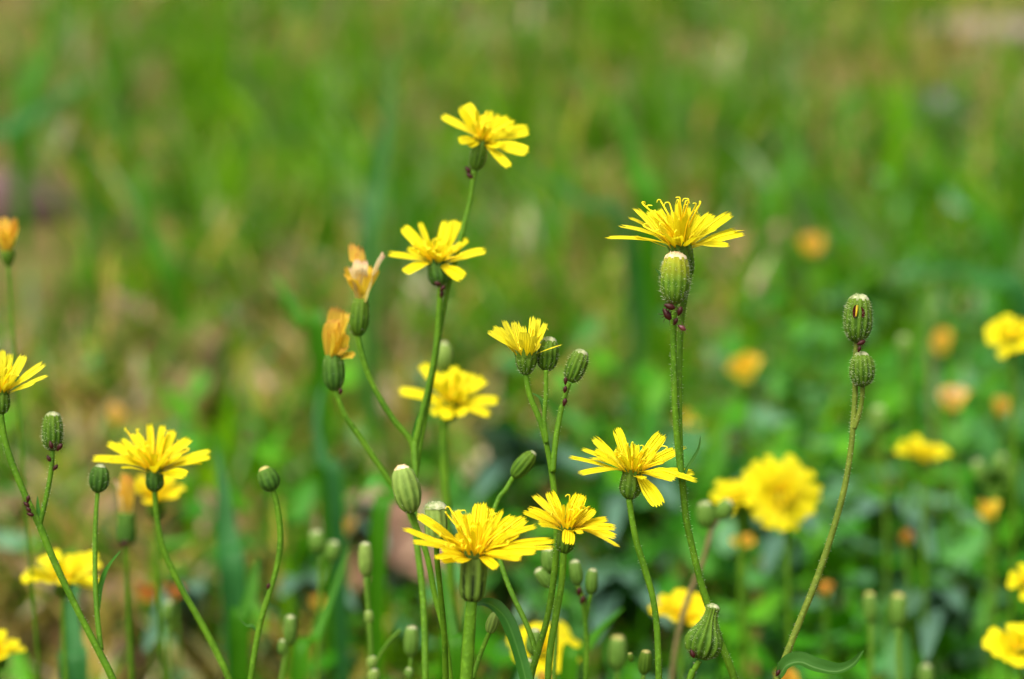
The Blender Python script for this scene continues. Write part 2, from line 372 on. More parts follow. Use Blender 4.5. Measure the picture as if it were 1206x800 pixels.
def bud(parent, B, T, r, d=FOCUS, bm='bud', tm='tip', kind='barrel', ribs=9, hairy=0, amp=.13, name='bud', tipscale=1.0, rows=16):
    dB = B[2] if len(B) > 2 else d
    b3, t3 = P(B[0], B[1], dB), P(T[0], T[1], dB); R = mm(r, dB); ax = (t3-b3).normalized()
    mb = MB(); a, bb = lathe(mb, b3, t3, R, kind, ribs, amp, rows, 6 if hairy else 4)
    if hairy: hairs_on(mb, b3, t3, R, kind, hairy, .00065, 1)
    o = mb.build(name, [M[bm], M['hair']], parent, b3)
    q = MB(); e = prof(PROF[kind], 1)*R*.98*tipscale
    rings = []
    for i, (rr, hh) in enumerate(((1.12, -.22), (1.0, .10), (.72, .36), (.35, .50))):
        rings.append([q.add(t3 + (a*math.cos(2*math.pi*k/18)+bb*math.sin(2*math.pi*k/18))*e*rr*(1+.09*(-1)**k) + ax*e*(hh+rng.uniform(-.05, .08)), (k/18, i/3)) for k in range(18)])
    for i in range(3):
        for k in range(18): q.face((rings[i][k], rings[i][(k+1) % 18], rings[i+1][(k+1) % 18], rings[i+1][k]))
    q.face(tuple(rings[-1]))
    for k in range(11):
        th = 2*math.pi*k/11; n = a*math.cos(th)+bb*math.sin(th); p = t3 + n*e*.85 + ax*e*.1
        s = n.cross(ax)*e*.2
        i0, i1, i2 = q.add(p-s), q.add(p+s), q.add(p + ax*e*rng.uniform(.3, .6) - n*e*rng.uniform(.0, .35))
        q.face((i0, i1, i2))
    q.build('bud_tip', M[tm], o, t3)
    return o
def stem(parent, pts, d0, d1, w0, w1, root=None, sm='stem', hairy=0, n=8, name='stem'):
    ds = [0.0]
    for p, q in zip(pts, pts[1:]): ds.append(ds[-1]+math.hypot(q[0]-p[0], q[1]-p[1]))
    P3, Rr = [], []
    for (x, y), s in zip([p[:2] for p in pts], ds):
        t = s/ds[-1]; d = d0+(d1-d0)*t; P3.append(P(x, y, d)); Rr.append(mm(w0+(w1-w0)*t, d)/2)
    if root is not None:
        l = P3[-1]; g = Vector((root[0], root[1], -.004)); tg = (P3[-1]-P3[-2]).normalized(); D = (g-l).length
        if tg.z > -.3: tg = Vector((tg.x, tg.y, -.6)).normalized()
        q1 = l + tg*D*.35; q2 = g + Vector((0, 0, D*.35)); w_ = Rr[-1]
        for k in range(1, 8):
            t = k/7; P3.append(l*(1-t)**3 + q1*3*t*(1-t)**2 + q2*3*t*t*(1-t) + g*t**3); Rr.append(w_*(1+.25*t))
    mb = MB(); pp, rr = tube(mb, P3, [q_*rng.uniform(.93, 1.07) for q_ in Rr], n, 0, 6, .09)
    for _ in range(hairy):
        i = int(len(pp)*.75*rng.random()); i = min(i, len(pp)-2); p = pp[i].lerp(pp[i+1], rng.random()); t = (pp[i+1]-pp[i]).normalized()
        a, b = frame_of(t); th = rng.uniform(0, 6.283); nn = a*math.cos(th)+b*math.sin(th)
        hair(mb, p+nn*rr[i]*.95, nn, .00035*rng.uniform(.5, 1.3), .00003, 1)
    return mb.build(name, [M[sm], M['hair']], parent)
def leaf(parent, pts, d0, d1, w, lm='leaf', fold=.35, up=None, name='leaf', root=None, wp=None, **kw):
    n = len(pts); P3 = [P(x, y, d0+(d1-d0)*i/(n-1)) for i, (x, y) in enumerate(pts)]
    if root is not None: P3 = [Vector(root)] + P3
    return leaf3(parent, P3, mm(w, (d0+d1)/2), lm, fold, up, name, wp, **kw)
def leaf3(parent, P3, w, lm='leaf', fold=.35, up=None, name='leaf', wp=None, pos=None, **kw):
    pp, _ = spline(P3, [1]*len(P3), 6); mb = MB(); rows = []; L = len(pp); up = up or (UP*.8 - FW*.6)
    for i, p in enumerate(pp):
        t = i/(L-1); d = (pp[min(i+1, L-1)]-pp[max(i-1, 0)]).normalized()
        s = d.cross(up)
        s = s.normalized() if s.length > 1e-4 else RT; nn = s.cross(d)
        wt = w*.5*(wp(t) if wp else (math.sin(math.pi*min(1, .08+.92*t)**.8))**.8)
        rows.append([mb.add(p + s*wt*u + nn*abs(u)*wt*fold + nn*wt*.06*math.sin(t*17+u*2), ((u+1)/2, t)) for u in (-1, -.5, 0, .5, 1)])
    for i in range(L-1):
        for j in range(4): mb.face((rows[i][j], rows[i][j+1], rows[i+1][j+1], rows[i+1][j]))
    return mb.build(name, M[lm], parent, pos, **kw)
BLADE = lambda t: (min(1, .55+t*1.5))*(1-max(0, t-.35)/.65)**.75 + .01
def plant(name, label, cat, x, y, d, group=None, dx=0, dy=0):
    p = P(x, y, d); return empty(name, (p.x+dx, p.y+dy, 0), label=label, cat=cat, group=group)
def rootof(pl): return WPOS[pl.name]
FG = 'yellow hawkbit-like wildflowers standing in front'
BGF = 'yellow flowers blurred in the grass behind'
WLT = 'faded orange flower heads in the grass behind'
BUDS = 'pale closed buds on stalks near the ground'

# ------------------------------------------------------------------ ground
m, nt, b = mat('soil_and_thatch'); n1 = noise(nt, 9, 6); n2 = noise(nt, 160, 5)
c = ramp(nt, n1, [(0.30, (0.060, 0.040, 0.012)), (0.5, (0.105, 0.085, 0.022)), (0.7, (0.055, 0.085, 0.004))])
c = mix(nt, ramp(nt, n2, [(0.4, (0, 0, 0)), (0.65, (0.8,)*3)]), c, (0.15, 0.13, 0.04))
far = noise(nt, 0.9, 4)
finish(nt, b, c, 0, 0.9, 0.15); bump(nt, b, n2, 0.8, 0.006)
mb = MB(); N = 60
xs = [math.copysign(abs(k/30)**3*60, k) for k in range(-30, 31)]
ids = [[mb.add((x, 1.2 + y, 0.0), (0, 0)) for x in xs] for y in xs]
for i in range(N):
    for j in range(N): mb.face((ids[i][j], ids[i][j+1], ids[i+1][j+1], ids[i+1][j]))
mb.build('ground', m, None, (0, 0, 0), kind='structure')

# ------------------------------------------------------------------ grass (uncountable)
GREEN = np.array([
 [.30,.50,.75,.65,.55,.70,.60,.50,.80,.80,.45,.20],
 [.60,.80,.90,.85,.70,.70,.65,.60,.75,.80,.45,.55],
 [.60,.80,.92,.88,.60,.75,.80,.55,.60,.70,.85,.85],
 [.72,.55,.48,.44,.44,.44,.48,.46,.52,.74,.95,.95],
 [.55,.44,.42,.42,.38,.36,.36,.40,.42,.60,.80,.90],
 [.30,.25,.30,.45,.30,.35,.40,.50,.60,.75,.80,.85],
 [.25,.25,.45,.55,.35,.55,.65,.75,.85,.90,.90,.90],
 [.25,.30,.55,.65,.55,.65,.80,.85,.95,.95,.90,.90]])
def lookup(A, px, py):
    gx = np.clip(px/100-.5, 0, 10.999); gy = np.clip(py/100-.5, 0, 6.999); i = gy.astype(int); j = gx.astype(int); fx = gx-j; fy = gy-i
    return A[i, j]*(1-fx)*(1-fy)+A[i, j+1]*fx*(1-fy)+A[i+1, j]*(1-fx)*fy+A[i+1, j+1]*fx*fy
R = np.random.default_rng(11)
def field(n, dens, y0=.50, y1=4.2):
    """ground points, thicker near the camera, thinned by dens(px, py)"""
    y = y0*(y1/y0)**R.random(n); x = (R.random(n)*2-1)*(y*.20+.38)
    vy = y*FW.y - CAM_H*FW.z; px = 603+x/(K*vy); py = 400-(y*UP.y - CAM_H*UP.z)/(K*vy)
    k = ~((px > -25) & (px < 88) & (py > 220) & (py < 425)) & (R.random(n) < dens(np.clip(px, 0, 1206), np.clip(py, 0, 800)))
    return x[k], y[k], px[k], py[k]
def blades(name, x, y, h, w, lean, mats, label, cat, z0=-.002, seg=4, bend=1.0, profile=None, mi=None):
    n = len(x); th = R.random(n)*6.283; ph = th + R.normal(0, .9, n); lx, ly = np.cos(ph), np.sin(ph); sx, sy = np.cos(th+1.57), np.sin(th+1.57)
    V = np.zeros((n, 2*seg+1, 3), np.float32); UVs = np.zeros((n, 2*seg+1, 2), np.float32)
    for s in range(seg+1):
        t = s/seg; a = lean*(.35+.65*t*bend)          # angle from vertical
        out = h*t*np.sin(a); up = h*t*np.cos(a) 
        cx, cy, cz = x+lx*out, y+ly*out, z0+np.maximum(up, 0.001+.0015*R.random(n))
        if s == seg: V[:, 2*seg] = np.stack([cx, cy, cz], 1); UVs[:, 2*seg] = (.5, 1)
        else:
            ww = w*.5*(profile(t) if profile else (.75+.5*t if t < .5 else 1-.9*(t-.5)))
            V[:, 2*s] = np.stack([cx-sx*ww, cy-sy*ww, cz], 1); V[:, 2*s+1] = np.stack([cx+sx*ww, cy+sy*ww, cz], 1)
            UVs[:, 2*s] = (0, t); UVs[:, 2*s+1] = (1, t)
    base = np.arange(n)[:, None]*(2*seg+1); F = []
    quads = np.array([[2*s, 2*s+1, 2*s+3, 2*s+2] for s in range(seg-1)]); tri = np.array([2*seg-2, 2*seg-1, 2*seg])
    loops = np.concatenate([np.concatenate([(base+q) for q in quads], 1), base+tri], 1).astype(np.int32)   # per blade
    per = [4]*(seg-1)+[3]; tot = np.tile(per, n).astype(np.int32); start = np.concatenate([[0], np.cumsum(tot)[:-1]]).astype(np.int32)
    me = bpy.data.meshes.new(name); me.vertices.add(n*(2*seg+1)); me.vertices.foreach_set('co', V.ravel())
    me.loops.add(loops.size); me.loops.foreach_set('vertex_index', loops.ravel()); me.polygons.add(len(tot)); me.polygons.foreach_set('loop_start', start)
    me.polygons.foreach_set('loop_total', tot); me.polygons.foreach_set('use_smooth', np.ones(len(tot), bool))
    if mi is not None: me.polygons.foreach_set('material_index', np.repeat(mi, seg).astype(np.int32))
    for q in mats: me.materials.append(q)
    ul = me.uv_layers.new(name='UVMap'); ul.data.foreach_set('uv', UVs.reshape(-1, 2)[loops.ravel()].ravel())
    me.update(calc_edges=True); me.validate()
    return link(bpy.data.objects.new(name, me), label=label, cat=cat, kind='stuff')
def grass_mat(name, stops, patch, dark, trans=.35, rough=.45, spec=.4):
    m, nt, b = mat(name); c = ramp(nt, island(nt), stops)
    c = mix(nt, ramp(nt, noise(nt, 7, 3), [(0.40, (0, 0, 0)), (0.62, (0.7,)*3)]), c, patch)
    c = mix(nt, ramp(nt, noise(nt, 32, 2), [(0.36, (0.72,)*3), (0.52, (0, 0, 0))]), c, dark)
    finish(nt, b, c, trans, rough, spec); return m
gm = grass_mat('grass_green', [(0, (0.022, 0.13, 0.0008)), (.32, (0.055, 0.23, 0.001)), (.58, (0.14, 0.31, 0.001)), (.72, (0.06, 0.22, 0.035)), (.85, (0.18, 0.30, 0.10)), (1, (0.32, 0.40, 0.24))], (0.12, 0.27, 0.001), (0.022, 0.13, 0.003), .42, .7, .03)
dm = grass_mat('grass_dead', [(0, (0.17, 0.105, 0.022)), (.4, (0.32, 0.26, 0.07)), (.75, (0.22, 0.22, 0.03)), (1, (0.50, 0.45, 0.32))], (0.20, 0.20, 0.02), (0.085, 0.06, 0.012), .2, .8, .03)
cx, cy, px, py = field(5200, lambda a, c: lookup(GREEN, a, c)**1.15)
nb = R.integers(5, 24, len(cx)); ci = np.repeat(np.arange(len(cx)), nb); sp = np.repeat(R.uniform(.004, .016, len(cx)), nb)
hs = np.repeat(R.uniform(.020, .075, len(cx)), nb); ws = np.repeat(R.uniform(.0018, .0050, len(cx)), nb)
x = cx[ci]+R.normal(0, 1, len(ci))*sp; y = np.maximum(.5, cy[ci]+R.normal(0, 1, len(ci))*sp)
hh = hs*R.uniform(.45, 1.1, len(x))*np.interp(y, [.5, .7, .95], [.45, .85, 1.0])
blades('grass', x, y, hh, ws*R.uniform(.6, 1.1, len(x)), R.uniform(.10, 1.2, len(x)), [gm], 'fresh green grass blades growing all over the ground', 'grass')
x, y, px, py = field(1500, lambda a, c: lookup(GREEN, a, c)*(c < 560))
blades('broad_grass', x, y, R.uniform(.045, .10, len(x)), R.uniform(.004, .0075, len(x)), R.uniform(.10, .9, len(x)), [gm], 'wider taller grass blades scattered through the turf', 'grass')
x, y, px, py = field(24000, lambda a, c: 1.0-.85*lookup(GREEN, a, c))
blades('dead_grass', x, y, R.uniform(.015, .055, len(x)), R.uniform(.001, .0040, len(x)), R.uniform(.7, 1.52, len(x)), [dm], 'straw coloured dead grass matted on the ground', 'dead grass', z0=.001, bend=.6)

m, nt, b = mat('leaf_litter'); c = ramp(nt, island(nt), [(0, (0.045, 0.032, 0.012)), (.35, (0.13, 0.085, 0.03)), (.6, (0.21, 0.16, 0.07)), (.8, (0.09, 0.085, 0.02)), (.92, (0.40, 0.34, 0.22))], 'CONSTANT')
finish(nt, b, c, .1, .7, .1)
x, y, px, py = field(7000, lambda a, c: np.clip(1.0-.95*lookup(GREEN, a, c), 0.06, 1)*np.clip((c-250)/350, .25, .8))
blades('leaf_litter', x, y, R.uniform(.008, .030, len(x)), R.uniform(.005, .014, len(x)), R.uniform(1.0, 1.5, len(x)), [m], 'brown and tan scraps of dry leaf lying in the thin grass', 'leaf litter', z0=.003, bend=.5, profile=lambda t: .5+1.2*t-1.3*t*t)

# low leafy ground cover, thick in the lower right
COVER = np.array([
 [0]*12, [0]*12, [0,.04,.04,0,0,.03,0,0,.02,.04,.10,.12], [.05,.03,.03,.02,0,0,.02,.02,.03,.10,.30,.35],
 [.04,.03,.02,.02,.02,.03,.05,.06,.10,.22,.40,.5], [.03,.02,.03,.04,.03,.10,.15,.22,.4,.6,.7,.8],
 [.03,.03,.12,.12,.10,.25,.4,.55,.8,.9,.95,.95], [.05,.06,.2,.25,.22,.4,.6,.8,1,1,1,1]], float)
m, nt, b = mat('ground_cover_leaf')
c = ramp(nt, island(nt), [(0, (0.012, 0.095, 0.001)), (.35, (0.028, 0.17, 0.001)), (.62, (0.06, 0.23, 0.002)), (.82, (0.05, 0.18, 0.045)), (1, (0.11, 0.24, 0.13))])
finish(nt, b, c, .22, .5, .15); cm = m
x, y, px, py = field(26000, lambda a, c: lookup(COVER, a, c), .56, 1.9)
n = len(x); hmax = np.interp(y, [.56, .62, .75, 1.0, 1.5], [.02, .04, .055, .045, .025])
mb = MB()
for i in range(n):
    z = hmax[i]*(.15+.85*R.random()); L = R.uniform(.004, .0085); wd = L*R.uniform(.30, .72)
    th = R.uniform(0, 6.283); ti = R.uniform(-.2, .9); d = Vector((math.cos(th)*math.cos(ti), math.sin(th)*math.cos(ti), math.sin(ti))); s = Vector((-math.sin(th), math.cos(th), R.uniform(-.3, .3))).normalized(); nn = s.cross(d)
    o = Vector((x[i], y[i], z)); r = []
    for a, bw, dz in ((-.0, .02, 0), (.5, .8, .08), (1.1, 1, .12), (1.7, .75, .05), (2.0, .1, -.02)):
        for u in (-1, 0, 1): r.append(mb.add(o + d*L*a + s*wd*bw*u + nn*L*(dz+.22*abs(u)*bw), ((u+1)/2, a/2)))
    for k in range(4):
        for q in range(2): mb.face((r[3*k+q], r[3*k+q+1], r[3*k+q+4], r[3*k+q+3]))
    if i % 3 == 0:
        g = Vector((x[i]+R.normal(0, .005), y[i]+R.normal(0, .005), 0)); s *= .0006
        mb.face((mb.add(g-s), mb.add(g+s), mb.add(o+s), mb.add(o-s)))
mb.build('ground_cover', cm, None, (0, 0, 0), label='low dark green leafy ground cover, thickest at the lower right', cat='ground cover', kind='stuff')

# ------------------------------------------------------------------ stones and dry leaves
def stone(px, py, rx, rz, sm, label, seed):
    g = G(px, py); rg = random.Random(seed); mb = MB(); n, mrow = 20, 10; ids = []
    ph = [rg.uniform(0, 6) for _ in range(6)]
    for i in range(mrow+1):
        v = math.pi*(i/mrow-.5); ring = []
        for k in range(n):
            u = 2*math.pi*k/n; f = 1+.14*math.sin(2*u+ph[0])+.10*math.sin(3*u+2*v+ph[1])+.07*math.sin(5*u-3*v+ph[2])
            ring.append(mb.add(g+Vector((math.cos(v)*math.cos(u)*rx*f, math.cos(v)*math.sin(u)*rx*.7*f, rz*.6+math.sin(v)*rz*(1+.1*math.sin(3*u+ph[3])))), (k/n, i/mrow)))
        ids.append(ring)
    for i in range(mrow):
        for k in range(n): mb.face((ids[i][k], ids[i][(k+1) % n], ids[i+1][(k+1) % n], ids[i+1][k]))
    mb.build('stone', M[sm], None, g, label=label, cat='stone')
stone(18, 262, .028, .017, 'stone_mauve', 'pinkish brown stone lying in the grass at the left edge', 3)
stone(1100, 150, .022, .014, 'stone_grey', 'dark grey stone in bare ground near the top right corner', 5)
stone(1165, 42, .055, .008, 'stone', 'large pale flat stone at the top right corner', 9)
def dry_leaf(px, py, L, th, label, seed, z=.012):
    z = .024 if seed < 4 else z; L *= 1.35 if seed < 4 else 1
    g = G(px, py + (55 if seed < 4 else 0)); rg = random.Random(seed); d = Vector((math.cos(th), math.sin(th), 0)); u = rg.uniform(.15, .5)
    pts = [g+Vector((0, 0, z))-d*L*.5, g+Vector((0, 0, z+L*.10))-d*L*.15, g+Vector((0, 0, z+L*.16))+d*L*.2, g+Vector((0, 0, z+L*u))+d*L*.5]
    leaf3(None, pts, L*.5, 'dry', rg.uniform(-.5, .6), Vector((rg.uniform(-.4, .4), -.3, 1)), 'dry_leaf', None, g, label=label, cat='dry leaf', group='dry brown leaves lying on the ground')
for a in [(452, 655, .030, .4, 'large pinkish dry leaf on the ground behind the front yellow cluster', 1),
          (485, 700, .026, 2.4, 'pinkish brown dry leaf just right of the low green bud stalk', 2),
          (418, 715, .022, 1.2, 'small reddish dry leaf under the low green bud stalk', 3),
          (150, 740, .026, .2, 'brown dry leaf under the thin bud stem at lower left', 4),
          (45, 730, .024, 2.7, 'brown dry leaf below the blurred yellow flower at lower left', 5),
          (20, 640, .022, .9, 'brown dry leaf beside the blurred yellow flower at lower left', 6),
          (255, 655, .028, 1.9, 'pale tan dry leaf right of the lower left yellow flower stem', 7),
          (305, 500, .022, .1, 'dry leaf behind the nodding bud at the left', 8),
          (890, 315, .030, .3, 'pinkish tan dry leaf in the grass right of the sharpest flower', 9),
          (868, 352, .024, 2.0, 'tan dry leaf below the sharpest flower, in the grass behind', 10),
          (700, 440, .030, 1.1, 'brown dry leaf behind the two small green buds', 11),
          (150, 400, .026, 2.5, 'reddish dry leaf in the grass at left', 12),
          (110, 650, .022, .5, 'greyish dry leaf behind the upright bud at lower left', 13),
          (1170, 745, .018, 1.5, 'red brown dry leaf under the lowest right yellow flower', 14),
          (255, 480, .020, 1.0, 'dark dry leaf on the soil behind the left flower', 15),
          (905, 450, .024, .7, 'tan dry leaf under the small round golden head', 16)]: dry_leaf(*a)

# ------------------------------------------------------------------ tall grass blades and broad leaves
def blade(pts, d, w, bm, label):
    n = pts[0]; g = P(n[0], n[1], d); g = Vector((g.x + (g.x-P(*pts[1], d).x)*.6, g.y, -.002))
    leaf(None, pts, d, d+.012, w, bm, .25, None, 'grass_blade', g, BLADE, pos=g, label=label, cat='grass blade', group='single broad grass blades')
for a in [([(28, 135), (45, 85), (65, 40), (80, 12)], 1.3, 26, 'blade', 'upright bright grass blade in the top left corner'),
          ([(-40, 185), (20, 150), (70, 118), (118, 88)], 1.2, 32, 'blade_blue', 'dark blue green grass blade slanting at the upper left edge'),
          ([(438, 300), (448, 220), (456, 140), (463, 60)], .98, 26, 'blade_blue', 'tall dark grass blade rising behind the wilted flower heads'),
          ([(376, 420), (356, 385), (338, 350), (322, 318)], .68, 22, 'blade', 'grass blade slanting left behind the two wilted heads'),
          ([(276, 705), (268, 640), (263, 580), (255, 528)], .62, 30, 'blade_blue', 'broad blue green blade left of the nodding bud'),
          ([(88, 815), (86, 770), (84, 720), (92, 680)], .56, 34, 'blade_blue', 'broad blue green blade under the lower left yellow flower'),
          ([(350, 812), (372, 750), (392, 700), (412, 640)], .545, 16, 'blade', 'bright narrow blade leaning right at bottom left of centre'),
          ([(532, 812), (530, 760), (526, 715), (520, 668)], .50, 26, 'blade', 'pale broad blade standing behind the front stems'),
          ([(282, 760), (290, 725), (298, 690), (304, 655)], .58, 24, 'blade', 'short bright blade beside the curved nodding bud stem'),
          ([(762, 250), (750, 205), (738, 160), (722, 108)], 1.05, 34, 'blade', 'blurred green blade above the sharpest flower'),
          ([(735, 270), (690, 242), (645, 212), (600, 180)], 1.00, 20, 'blade_blue', 'pale blade slanting left of the sharpest flower'),
          ([(668, 812), (684, 775), (704, 745), (735, 715)], .53, 20, 'blade', 'bright blade leaning right beside the lowest middle flower'),
          ([(835, 580), (842, 550), (848, 520), (852, 490)], .80, 30, 'blade', 'dark green blade right of the thin double stem'),
          ([(1075, 480), (1082, 430), (1088, 385), (1096, 335)], .78, 12, 'blade', 'thin green stalk right of the chewed bud'),
          ([(395, 590), (380, 545), (372, 500), (380, 450)], .66, 20, 'blade_blue', 'blue green blade below the lower wilted head'),
          ([(445, 640), (465, 590), (440, 560), (415, 600)], .60, 22, 'blade', 'bent green blade left of the fat green bud'),
          ([(200, 340), (175, 270), (165, 220), (190, 170)], 1.10, 22, 'blade', 'bright blade in the thick grass at upper left'),
          ([(1180, 300), (1150, 250), (1110, 215), (1060, 190)], 1.05, 26, 'blade', 'long green blade arching in the grass at upper right'),
          ([(1206, 360), (1160, 330), (1110, 320), (1050, 340)], .95, 28, 'blade_blue', 'wide blue green blade above the right edge flower'),
          ([(640, 300), (660, 250), (668, 200), (660, 140)], 1.3, 24, 'blade', 'soft blade in the grass between the top flower and the sharpest flower'),
          ([(900, 250), (925, 215), (935, 180), (930, 140)], 1.2, 26, 'blade', 'soft green blade in the grass above the orange head'),
          ]: blade(*a)
def broad(px, py, specs, label, lm='leaf_glaucous', d=None):
    """rosette rooted on the ground under (px, py); specs: tip (x, y, d, width)"""
    g = G(px, py); t = empty('broad_leaf_plant', g, label=label, cat='plant', group='low broad leaved plants')
    for (x, y, dd, w) in specs:
        T = P(x, y, dd); T.z = max(T.z, .008); mid = g.lerp(T, .5); mid.z += .012
        leaf3(t, [g+Vector((0, 0, .002)), g.lerp(mid, .5)+Vector((0, 0, .004)), mid, T], mm(w, dd), lm, .2, Vector((0, -.35, 1)))
    return t
broad(612, 590, [(535, 500, .76, 62), (640, 520, .80, 50), (700, 560, .74, 58), (560, 590, .72, 46)], 'blue green broad leaved plant behind the big front flower')
broad(735, 600, [(690, 560, .76, 60), (770, 545, .80, 60), (800, 600, .74, 56), (720, 640, .70, 50)], 'blue green broad leaved plant behind the drooping petal flower')
broad(425, 670, [(440, 595, .78, 50), (400, 640, .72, 46), (455, 650, .72, 40)], 'small blue green plant by the pinkish dry leaves')
broad(370, 745, [(330, 705, .68, 44), (375, 690, .72, 44), (420, 720, .66, 40)], 'grey green plant at the foot of the low double bud')
broad(220, 760, [(185, 725, .66, 44), (235, 700, .70, 46), (170, 770, .62, 44)], 'grey green plant under the lower left flower stem')
broad(725, 745, [(690, 700, .66, 56), (745, 690, .70, 56), (790, 740, .64, 50), (700, 760, .62, 50)], 'blue green broad leaved plant at bottom between two stems', 'leaf_glaucous')
broad(930, 660, [(890, 620, .74, 52), (960, 630, .74, 50), (900, 680, .68, 50)], 'blue green plant under the round open flower', 'leaf_glaucous')
broad(1050, 650, [(1010, 610, .72, 56), (1080, 620, .74, 52), (1100, 660, .70, 50)], 'glossy green plant right of the tall bent stem', 'leaf_glaucous')
broad(1100, 760, [(1060, 730, .64, 52), (1130, 720, .66, 52), (1090, 780, .6, 50)], 'blue green plant in the lower right ground cover', 'leaf_glaucous')
broad(1190, 570, [(1206, 520, .82, 80), (1150, 560, .78, 60), (1215, 600, .72, 90)], 'dark green broad leaved plant at the right edge', 'leaf')
broad(860, 600, [(830, 560, .8, 50), (880, 570, .82, 50), (850, 545, .84, 44)], 'dark green leafy plant left of the round open flower', 'leaf')
broad(590, 735, [(560, 705, .68, 54), (620, 690, .7, 54), (640, 725, .66, 46)], 'bright green leafy plant under the big front flower', 'leaf')
broad(1010, 400, [(985, 360, 1.0, 60), (1060, 340, 1.02, 70), (1040, 380, .98, 60)], 'green leafy plant behind the chewed bud', 'leaf')

# ------------------------------------------------------------------ blurred flowers behind
def bgflower(C, B, d, R, label, axis=(0, 1, .3), auto=16, elev=(0, 25), w=None, pm='petal', seed=1, inv=10, stems=None, inner=8, st=10):
    pl = plant('yellow_wildflower', label, 'wildflower', B[0], B[1], d, BGF, dx=.004, dy=.004)
    head(pl, C, B, d=d, axis=axis, inv=inv, auto=auto, R=R, elev=elev, seed=seed, inner=inner, st=st, wauto=w or R*.34, pm=pm, single=True, hairy=0, lift=.12, sth=(.25, .45))
    stem(pl, [B] + (stems or [(B[0]+1, B[1]+40)]), d, d, 6, 6, rootof(pl))
    return pl
bgflower((75, 686), (74, 702), .535, 50, 'blurred yellow flower seen from the side at lower left', (0.02, 1, .22), 18, (0, 40), 16, seed=21)
bgflower((-2, 770), (-4, 790), .53, 34, 'yellow flower cut by the frame at the lower left corner', (.1, 1, .35), 14, (0, 40), 13, seed=22)
bgflower((183, 590), (184, 612), .55, 40, 'dull yellow flower half hidden behind the left flower stem', (.0, 1, .15), 12, (10, 55), 14, 'petal_gold', 23)
bgflower((640, 768), (648, 792), .55, 44, 'yellow flower at bottom middle with a green bud in front', (.1, .75, .7), 14, (0, 20), 18, seed=24)
bgflower((803, 730), (801, 748), .55, 44, 'cupped yellow flower low down left of the striped seed head', (.05, 1, .25), 12, (12, 50), 18, 'petal_gold', 25)
bgflower((918, 582), (926, 600), .60, 49, 'round yellow flower turned to the viewer right of the double stem', (.1, .35, 1), 26, (-5, 18), 12, 'petal', 26, inner=16, st=30)
bgflower((868, 590), (870, 606), .60, 34, 'half open yellow flower touching the round open flower', (-.2, .8, .5), 12, (5, 40), 13, seed=27)
bgflower((1086, 540), (1086, 553), .66, 36, 'flat yellow flower right of the tall bent stem', (.1, 1, .25), 16, (5, 40), 12, seed=28)
bgflower((1192, 400), (1192, 416), .63, 36, 'yellow flower at the right edge, level with the two buds', (-.1, .7, .75), 15, (0, 25), 13, seed=29)
bgflower((1200, 766), (1202, 786), .535, 44, 'yellow flower with rounded petals in the lower right corner', (-.2, .75, .65), 11, (0, 30), 18, seed=30)
bgflower((1211, 688), (1212, 702), .56, 28, 'small yellow flower cut by the right edge above the corner flower', (-.2, .8, .6), 10, (0, 40), 12, seed=31)
def bgwilt(x, y, r, d, label, mats=('wilt', 'wilt_yellow'), seed=1, h=None, inv=None):
    pl = plant('faded_flower', label, 'faded flower', x, y, d, WLT, dx=.003, dy=.003); h = h or r*1.7
    C = (x, y+h*.45); B = (x+1, y+h*.45+r*1.1)
    wilted(pl, C, B, wilt_tips(C, r, h, seed, mats), d, inv or r*.55, 'cone', 'bud', seed, 0, True)
    stem(pl, [B, (B[0]+2, B[1]+30)], d, d, 4.5, 4.5, rootof(pl)); return pl
bgwilt(9, 278, 16, .52, 'faded orange flower at the left edge', ('wilt', 'wilt_yellow'), 41, 40, 8)
bgwilt(878, 433, 20, .78, 'golden faded head alone in the grass right of the double stem', ('wilt_yellow',), 42)
bgwilt(1122, 470, 16, .74, 'wide tan orange faded head above the flat yellow flower', ('wilt', 'wilt_cream'), 43)
bgwilt(1181, 478, 12, .78, 'small orange faded head below the right edge yellow flower', ('wilt',), 44)
bgwilt(957, 288, 14, .98, 'orange faded head up in the grass, highest of the faded ones', ('wilt',), 45)
bgwilt(1110, 402, 10, .84, 'narrow orange faded head left of the right edge yellow flower', ('wilt',), 46, 32)
bgwilt(1166, 601, 13, .66, 'orange faded head on a pale stalk at right', ('wilt', 'wilt_yellow'), 47)
bgwilt(875, 635, 12, .63, 'orange faded head below the half open yellow flower', ('wilt',), 48)
bgwilt(1067, 632, 10, .67, 'red orange faded head in the dark ground cover', ('wilt_red', 'wilt'), 49)
bgwilt(640, 800, 9, .50, 'tiny orange faded head at the bottom edge under the middle flower', ('wilt',), 50)
bgwilt(970, 693, 9, .64, 'dull brown orange faded head right of the tall bent stem', ('wilt_red', 'wilt'), 51)
bgwilt(925, 800, 14, .56, 'orange faded head at the bottom edge by the curled leaf', ('wilt',), 52)
bgwilt(135, 490, 10, .82, 'dull orange faded head above the left yellow flower', ('wilt', 'wilt_cream'), 53, 28)
bgwilt(812, 495, 12, .90, 'soft orange faded head just right of the double stem', ('wilt',), 54)
bgwilt(175, 697, 14, .66, 'red orange faded head low behind the thin bud stem', ('wilt_red',), 55)
bgwilt(205, 697, 11, .66, 'smaller red orange faded head beside another one at lower left', ('wilt_red',), 56)
bgwilt(376, 800-90, 9, .70, 'small orange faded head among grey green leaves', ('wilt',), 57)
bgwilt(408, 620, 10, .74, 'orange faded head left of the blue green leaf', ('wilt', 'wilt_red'), 58)
pl = plant('faded_flower', 'pinkish faded head on a dark green cup behind the left yellow flower', 'faded flower', 149, 640, .525, WLT)
wilted(pl, (149, 605), (149, 642), wilt_tips((149, 605), 12, 48, 59, ('wilt_cream', 'wilt')), .525, 11, 'cyl', 'bud_dark', 59, 0, True)
